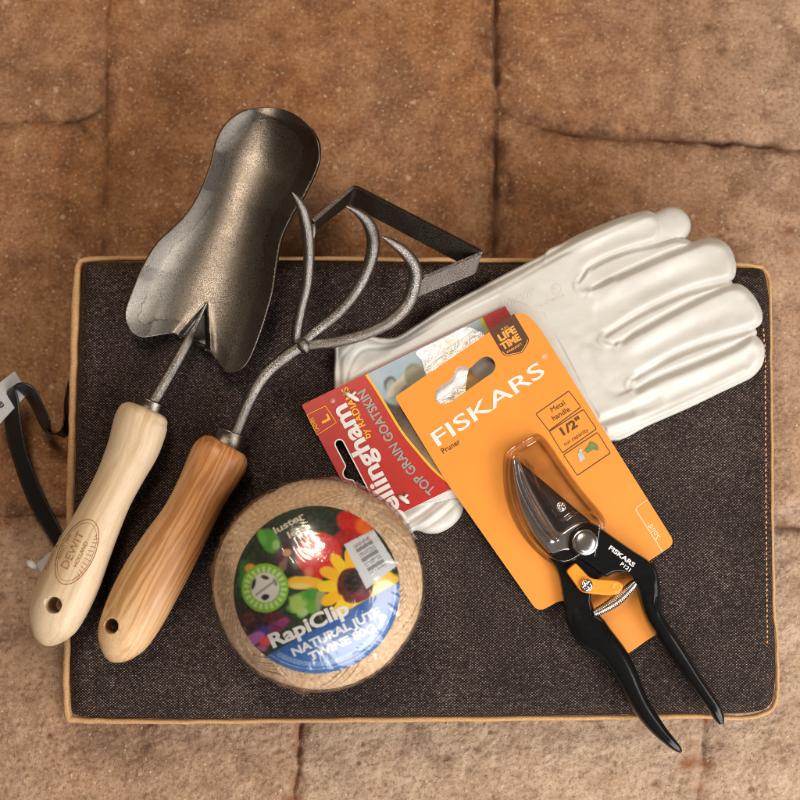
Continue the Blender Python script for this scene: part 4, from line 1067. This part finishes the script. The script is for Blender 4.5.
v, f = place_text('TOP GRAIN GOATSKIN', 0, 0, 0, SR, width=124, cap=9.6, bold=.028, path=tp, h=.0003); mk('lettering', v, f, MT['silver_ink'], board, smooth=False)
for (x0, y0, x1, y1) in ((344.5, 392.5, 359.5, 401), (398.5, 495.5, 409.5, 503.5)):
    v, f, g = tube(SR(np.linspace(x0, x1, 7), np.linspace(y0, y1, 7), .0013), np.array([.3, 2.1, 2.4, 2.4, 2.4, 2.1, .3]) * pm(), n=10)
    v2, f2, g2_ = tube(SR(np.array([(x0 + x1) / 2, (x0 + x1) / 2 + 1, (x0 + x1) / 2 + 3.5]), np.array([(y0 + y1) / 2, (y0 + y1) / 2 - 2.5, (y0 + y1) / 2 - 5]), .0010), 1.3 * pm(), n=8)
    V_, F_ = join([(v, f), (v2, f2)]); mk('tag_pin', V_, F_, MT['nylon'], gc)

# ------------------------------------------------------------------ orange backing card
oc = thing('pruner_backing_card', 'orange cardboard backing card with clear blister lying across the gloves', 'packaging card', at(540, 480, ZC + .01))
pa, pb, pc_ = at(620, 650, ZC + .0042), at(455, 355, ZC + .0172), at(660, 540, ZC + .0078)
nrm = np.cross(pb - pa, pc_ - pa); nrm = nrm if nrm[2] > 0 else -nrm
SO = plane_fn(pa, nrm)
OC = round_poly([(394.5, 397, 4), (521.5, 310, 11), (538, 325, 10), (675.5, 543.5, 9), (646, 563, 2), (636, 572, 3), (640, 604, 4), (658.3, 632.5, 2), (608.5, 667.5, 3), (571, 603, 4), (561, 600, 5), (538, 612.5, 9), (447, 483)], 3)
HH = cr([(435.3, 397), (435.8, 391), (441, 386), (450, 380), (453.5, 375), (455.5, 369), (460, 366), (466, 366.5), (470, 368), (475, 363.5), (481, 358.5), (487, 356.5), (493, 359.5), (495.5, 366), (493, 372), (486, 377), (472, 387), (458, 396.5), (448, 403), (441, 404), (436.5, 401.5)], 4, True)
v, f = flat_poly(OC, SO, 0, [HH[::-1]], .0008); ob = mk('board', v, f, MT['orange_board'], oc, smooth=False)
CA = 34.0
V_, F_ = join([place_text('FISKARS', 438.2, 446.5, CA, SO, width=130, cap=16.0, bold=.010, h=.0002), place_text('®', 544, 360, CA, SO, width=5, h=.0002)])
mk('lettering', V_, F_, MT['white_ink'], ob, smooth=False)
ink = [place_text('Pruner', 443.3, 453.8, 31, SO, width=20.5, cap=5.6, bold=.008, h=.0002),
       place_text('Metal', 552.3, 412.3, 31, SO, width=15.5, cap=5.2, bold=.0, h=.0002), place_text('handle', 553.8, 420.8, 31, SO, width=19.5, cap=5.4, bold=.006, h=.0002),
       place_text('1/2"', 563.5, 435.5, 33, SO, width=23, cap=8.4, bold=.03, h=.0002), place_text('cut capacity', 565, 446, 33, SO, width=28, cap=3.6, bold=.002, h=.0002)]
for bx in (((536, 414), (569, 391), (581, 407), (549, 431)), ((549.5, 431.5), (583.5, 409.5), (596.5, 429), (562.5, 453)), ((563.5, 455), (597.5, 432.5), (610.5, 453), (577.5, 475.5))):
    pp_ = round_poly([(*q, 1.2) for q in bx], 1.2, 4); p, f = stroke(pp_, .75, True); v, f = draw(p, f, SO, .0002); mk('feature_box', v, f, MT['brown_ink'], ob, smooth=False)
mk('lettering', *ink[0], MT['brown_ink'], ob, smooth=False)
V_, F_ = join(ink[1:]); mk('lettering', V_, F_, MT['brown_ink'], ob, smooth=False)
# gardener and bush pictogram
v, f = join([flat_poly(disc2d(580.5, 450.5, 1.7), SO, .0003), flat_poly([(577.5, 453.5), (582, 451.5), (585.5, 459), (583, 460.2), (581.5, 462), (579.5, 461)], SO, .0003), draw(*stroke([(582, 454), (585.5, 452), (588, 452.5)], 1.1), SO, .0003)]); mk('pictogram', v, f, plain('grey_ink', (.45, .45, .42), .5, bump=0), ob, smooth=False)
gm = [flat_poly(disc2d(x_, y_, r_), SO, .0003 + k * .00003) for k, (x_, y_, r_) in enumerate([(590, 448, 3.2), (594.5, 446.5, 3.3), (592, 444.5, 2.8), (587.5, 450.5, 2.4), (597, 448.5, 2.0)])]
v, f = join(gm); mk('pictogram', v, f, plain('leaf_green_ink', (.16, .20, .05), .5, 0, .5, 2500, 0), ob, smooth=False)
# warranty shield
SH = [(489, 331, 1), (514, 313.7, 1), (529.2, 339, 2), (528.5, 343, 2), (522, 353, 2), (506, 356.2, 3), (502.5, 354, 2)]
v, f = flat_poly(round_poly(SH, 1), SO, .0002); bd = mk('warranty_badge', v, f, MT['brown_ink'], ob, smooth=False)
cS = np.array([509, 335.]); SH2 = round_poly([(*(cS + (np.array(q[:2]) - cS) * .91 + np.array((.3, .8))), q[2]) for q in SH], 1)[7:]
sh = [draw(*stroke(SH2[10:], .8), SO, .00032), place_text('FULL', 502, 331, CA - 3, SO, width=8, cap=2.6, bold=.02, h=.00032), place_text('LIFE', 500.5, 341.5, CA - 3, SO, width=19.5, cap=7.2, bold=.05, h=.00032),
      place_text('TIME', 503.0, 350.2, CA - 3, SO, width=21.5, cap=7.0, bold=.05, h=.00032), place_text('WARRANTY', 507.0, 353.7, CA - 3, SO, width=18, cap=2.4, bold=.02, h=.00032)]
V_, F_ = join(sh); mk('lettering', V_, F_, plain('orange_ink', (.80, .33, .05), .5, bump=0), bd, smooth=False)
# slogan flap
fl = [draw(*stroke(cr([(662.5, 551.5), (650, 532), (636.8, 511.5), (636.2, 508.5), (638, 506), (647.5, 499.5)], 5), .8), SO, .0002),
      place_text('Solid', 660.5, 537, 180 - 56.5, SO, width=15.5, cap=6.4, bold=.004, h=.0002), place_text('™', 651.5, 524.5, 180 - 56.5, SO, width=3.4, h=.0002)]
V_, F_ = join(fl); mk('lettering', V_, F_, plain('pale_peach_ink', (.82, .62, .42), .5, bump=0), ob, smooth=False)

def so_z(X, Y):
    return SO(X.ravel(), Y.ravel(), 0)[:, 2].reshape(X.shape)
# ------------------------------------------------------------------ pruner
pru = thing('bypass_pruner', 'black-handled bypass pruner with orange lock lever strapped to its orange card', 'pruner', at(590, 560, ZC + .008))
def plate(outline, z0, th, edge, name, mat, parent, step=.8, dome=0.0, fn=None):
    P = np.asarray(outline); bx = (P[:, 0].min() - 2, P[:, 1].min() - 2, P[:, 0].max() + 2, P[:, 1].max() + 2)
    def top(X, Y, D):
        e = np.clip(D / edge, 0, 1); z = so_z(X, Y) + z0 + th * (1 - (1 - np.sqrt(np.clip(1 - (1 - e) ** 2, 0, 1))) * .8)
        if dome: z = z + dome * (1 - np.exp(-D / 6.))
        if fn: z = z + fn(X, Y, D)
        return z
    zmin = float((so_z(P[:, :1], P[:, 1:2]) + z0 - .0005).min())
    o = grid_pillow(lambda X, Y: sdf(X, Y, P), bx, step, top, name, mat, parent, bottom=zmin)
    return o
# cutting blade
CB = cr([(517.5, 459), (523, 464), (534, 473.5), (549, 486), (563, 498), (577, 510), (590, 521), (596, 533), (590, 545), (575, 548), (560, 536), (548, 520), (536, 503), (526, 484), (519, 468)], 4, True)
plate(CB, .0030, .0022, 2, 'cutting_blade', MT['dark_steel'], pru, fn=lambda X, Y, D: -.0012 * np.exp(-(D / 5) ** 2))
# hook
HK = cr([(512.3, 462), (515, 458.2), (519.5, 460.5), (522.5, 468), (527.5, 479.5), (534, 492), (542, 506), (549.5, 518), (556, 528), (561, 531.5), (568, 527), (577, 522), (588, 521.5), (598, 527), (602, 537), (600, 550), (590, 557.5), (577, 557), (569, 551.5), (561, 553.5), (553, 556), (545, 549), (533, 534), (524, 517), (517.5, 500), (513.5, 480)], 5, True)
groove = cr([(518, 462), (521, 478), (527, 494), (536, 511), (546, 527), (556, 538)], 5)
plate(HK, .0042, .0034, 3.4, 'hook', MT['hook'], pru, fn=lambda X, Y, D: -.0011 * np.exp(-(seg_dist(X, Y, groove) / 2.2) ** 2) + .0006 * np.exp(-(seg_dist(X, Y, groove + np.array((-5, 2))) / 2.5) ** 2))
# steel body of the lower handle and upper handle
LB = cr([(548, 556), (556, 551), (566, 549), (577, 554), (590, 558), (600, 566), (606, 574), (598, 580), (593, 590), (591, 600), (593, 611), (596, 620), (588, 628), (574, 630), (566, 618), (563.5, 600), (560, 580), (556, 568)], 5, True)
lb = plate(LB, .0030, .0050, 2.0, 'handle_neck', MT['black_paint'], pru)
def rib(h):
    return lambda X, Y, D: h * np.exp(-(D - 4) ** 2 / 3)
UB = cr([(586, 522), (597, 525.5), (615, 538), (633, 550.5), (648, 560), (657, 570), (660.5, 590), (660.5, 612), (668, 626), (676, 639), (668, 645), (657, 636), (648, 622), (641.5, 605), (637, 588), (632, 578), (624, 573.5), (614, 573.5), (606, 577), (597, 571), (584, 562), (573, 555), (568, 545), (572, 530)], 5, True)
ub = plate(UB, .0060, .0050, 3.0, 'handle_neck', MT['black_paint'], pru, fn=lambda X, Y, D: .0022 * np.clip((Y - 575) / 30, 0, 1) * np.clip(D / 6, 0, 1))
def grip(A, B, zs, hh, parent):
    A = cr(A, 7); B = cr(B, 7); n = min(len(A), len(B)); C = (A + B) / 2; W = np.linalg.norm(A - B, axis=1) / 2
    zs = np.interp(np.linspace(0, 1, n), np.linspace(0, 1, len(zs)), zs); hh = np.interp(np.linspace(0, 1, n), np.linspace(0, 1, len(hh)), hh)
    P = at(C[:, 0], C[:, 1], zs)
    v, f, g = tube(P, np.maximum(W, .3) * pm(ZC + .01) * .98, hh, n=26, exp=.8)
    return mk('grip', v, f, MT['black_paint'], parent)
grip([(561, 588), (564, 604), (566, 620), (575, 632), (592, 641.5), (605, 653), (615, 669), (624, 689), (634, 708.5), (649, 728), (665, 744), (675, 751), (680.5, 753.3)],
     [(589, 590), (592, 604), (598, 618), (610, 634), (619, 648), (628, 663), (636, 679), (643.5, 694), (652, 709), (664, 726), (674, 738), (680, 745.5), (682, 750.5)],
     [ZC + .0085, ZC + .009, ZC + .010, ZC + .010, ZC + .0105, ZC + .011, ZC + .012], [.0045, .0062, .0072, .0072, .0066, .0052, .0016], pru)
grip([(637, 585), (640.5, 602), (646, 617), (655, 632), (664, 645), (675, 661), (686, 678), (697, 694), (707, 708), (714, 719), (719.5, 725)],
     [(660, 588), (660.8, 604), (663, 617), (671.5, 630), (681, 645), (691, 661), (701, 677), (711, 691), (719.5, 704), (723.8, 715), (723.5, 723.5)],
     [ZC + .0125, ZC + .0125, ZC + .012, ZC + .0115, ZC + .0115, ZC + .012, ZC + .0125], [.005, .0068, .0072, .0066, .006, .0048, .0018], pru)
# pivot bolt and screws
def dome_disc(cx, cy, r, z, hgt, name, mat, parent, slot=False, ring=True):
    c = at(cx, cy, z); R = r * pm(z); V = []; F = []; n = 40
    prof = [(1.0, -.003), (1.0, 0), (.97, .25), (.9, .45), (.88, .42), (.82, .72), (.6, .9), (.3, .985), (0.001, 1.0)] if ring else [(1, -.003), (1, .3), (.93, .75), (.75, 1), (.4, 1.05), (.001, 1.05)]
    for a, h in prof:
        for k in range(n):
            t = 2 * PI * k / n; zz = (z + h * hgt) if h >= 0 else z + h
            if slot and a < .7:
                x_, y_ = a * math.cos(t), a * math.sin(t)
                if abs(x_ - y_) < .2 or abs(x_ + y_) < .2: zz -= hgt * .7
            V.append((c[0] + R * a * math.cos(t), c[1] + R * a * math.sin(t), zz))
    for j in range(len(prof) - 1):
        for k in range(n): F.append([j * n + k, j * n + (k + 1) % n, (j + 1) * n + (k + 1) % n, (j + 1) * n + k])
    return mk(name, V, F, mat, parent)
zp = float(so_z(np.array([[585.]]), np.array([[542.]]))[0, 0])
dome_disc(585, 542.3, 13.2, zp + .0112, .0030, 'pivot_bolt', MT['chrome'], pru)
dome_disc(561, 507, 5.4, float(so_z(np.array([[561.]]), np.array([[507.]]))[0, 0]) + .0054, .0012, 'screw', MT['chrome'], pru, True, False)
# lock lever
LV = round_poly([(575.5, 562.5, 3), (565.8, 571, 3), (581, 592.5, 6), (604, 595.3), (618.5, 594.8, 5), (624.5, 586, 5), (619, 580.5, 4), (590.5, 578.5, 5)], 3)
lv = plate(LV, .0110, .0016, 1.2, 'lock_lever', MT['orange_paint'], pru, fn=lambda X, Y, D: .0004 * np.exp(-((np.hypot(X - 616.5, Y - 587) - 4) / .8) ** 2))
dome_disc(586.5, 585.5, 6.4, zp + .0118, .0022, 'screw', MT['chrome'], lv, True, False)
# spring: a coil that swells in the middle
cl = cr([(594, 613.5), (603, 609), (613, 603), (623, 595), (631, 587), (635, 582.5)], 60); n = len(cl); P = at(cl[:, 0], cl[:, 1], zp + .0060)
T = np.gradient(P, axis=0); T /= np.linalg.norm(T, axis=1)[:, None]; up = np.array([0, 0, 1.]); ph = np.linspace(0, 2 * PI * 30, n); rs = np.interp(np.linspace(0, 1, n), [0, .12, .5, .85, 1], [.0012, .0022, .0033, .0024, .0014])
Sd = np.cross(T, up); H_ = P + Sd * (rs * np.cos(ph))[:, None] + up * (rs * np.sin(ph))[:, None]
Hs = np.stack([np.interp(np.linspace(0, n - 1, 30 * 16), np.arange(n), H_[:, k]) for k in range(3)], -1)
ph2 = np.linspace(0, 2 * PI * 30, 30 * 16); P2 = np.stack([np.interp(np.linspace(0, n - 1, len(ph2)), np.arange(n), P[:, k]) for k in range(3)], -1); S2 = np.stack([np.interp(np.linspace(0, n - 1, len(ph2)), np.arange(n), Sd[:, k]) for k in range(3)], -1); r2_ = np.interp(np.linspace(0, n - 1, len(ph2)), np.arange(n), rs)
Hs = P2 + S2 * (r2_ * np.cos(ph2))[:, None] + up * (r2_ * np.sin(ph2))[:, None]
v, f, g = tube(Hs, .00052, n=7); mk('spring', v, f, MT['chrome'], pru)
# lettering on the handle
SU = on_mesh(world_bvh(ub), .0002, ZC + .01)
V_, F_ = join([place_text('FISKARS', 608.3, 548.8, -36.5, SU, fine=2, width=31, cap=4.6, bold=.035), place_text('P121', 620.0, 564.8, -36.5, SU, fine=2, width=11.5, cap=3.8, bold=.03)])
mk('lettering', V_, F_, MT['white_ink'], ub, smooth=False)

# blister of the card, over the blades
BS = cr([(503, 470), (504.5, 455), (512, 446.5), (524, 440), (535, 434.5), (542.5, 436), (552, 447), (562, 462), (574, 479), (589, 498), (603, 515), (606.5, 526), (604, 545), (599, 563), (585, 560), (574, 566), (562, 568), (548, 562), (532, 548), (519, 531), (509, 510), (504, 490)], 5, True)
def bz_(X, Y):
    return sdf(X, Y, BS)
def btop(X, Y, D):
    e = np.clip((D - 1.8) / 5.0, 0, 1); e = e * e * (3 - 2 * e)
    inner = sdf(X, Y, CB0); i_ = np.clip((inner + 4) / 4.0, 0, 1); i_ = i_ * i_ * (3 - 2 * i_)
    return so_z(X, Y) + .0006 + .0062 * e + .0052 * i_ * e + .0004 * fbm(X / 18, Y / 18, 2, 3)
CB0 = cr([(511, 463), (514, 456.5), (521, 455), (527, 461), (530, 470), (538, 490), (550, 510), (562, 522), (575, 515), (592, 515), (604, 528), (606, 545), (600, 566), (560, 570), (545, 556), (528, 534), (516, 506), (511, 480)], 5, True)
grid_pillow(bz_, (499, 430, 611, 573), .9, btop, 'blister', MT['blister'], oc)

# ------------------------------------------------------------------ light
def area(name, loc, target, size, size_y, power, color):
    d = bpy.data.lights.new(name, 'AREA'); d.shape = 'RECTANGLE'; d.size = size; d.size_y = size_y; d.energy = power; d.color = color
    o = bpy.data.objects.new(name, d); COL.objects.link(o); o.location = loc
    o.rotation_euler = (Vector(target) - Vector(loc)).to_track_quat('-Z', 'Y').to_euler(); return o
area('doorway_light', (.52, -.96, .76), (.12, -.06, .03), 1.1, .7, 15, (1.0, .98, .96))
area('side_light', (.84, -.34, .78), (.24, -.08, .03), .6, .6, 7, (1.0, .98, .96))
area('ceiling_light', (-.24, .56, 1.20), (-.05, .1, .05), .18, .60, 7.5, (1.0, .84, .68))
w = bpy.data.worlds.new('World'); scene.world = w; w.use_nodes = True
bg = w.node_tree.nodes['Background']; bg.inputs[0].default_value = (1.0, .78, .58, 1); bg.inputs[1].default_value = .095

scene.view_settings.view_transform = 'Standard'; scene.view_settings.look = 'None'; scene.view_settings.exposure = 0.16; scene.view_settings.gamma = 1.0
scene.render.engine = 'CYCLES'; scene.cycles.use_denoising = True; scene.cycles.max_bounces = 8; scene.cycles.transparent_max_bounces = 12
scene.cycles.sample_clamp_indirect = 4.0; scene.cycles.filter_width = 1.0
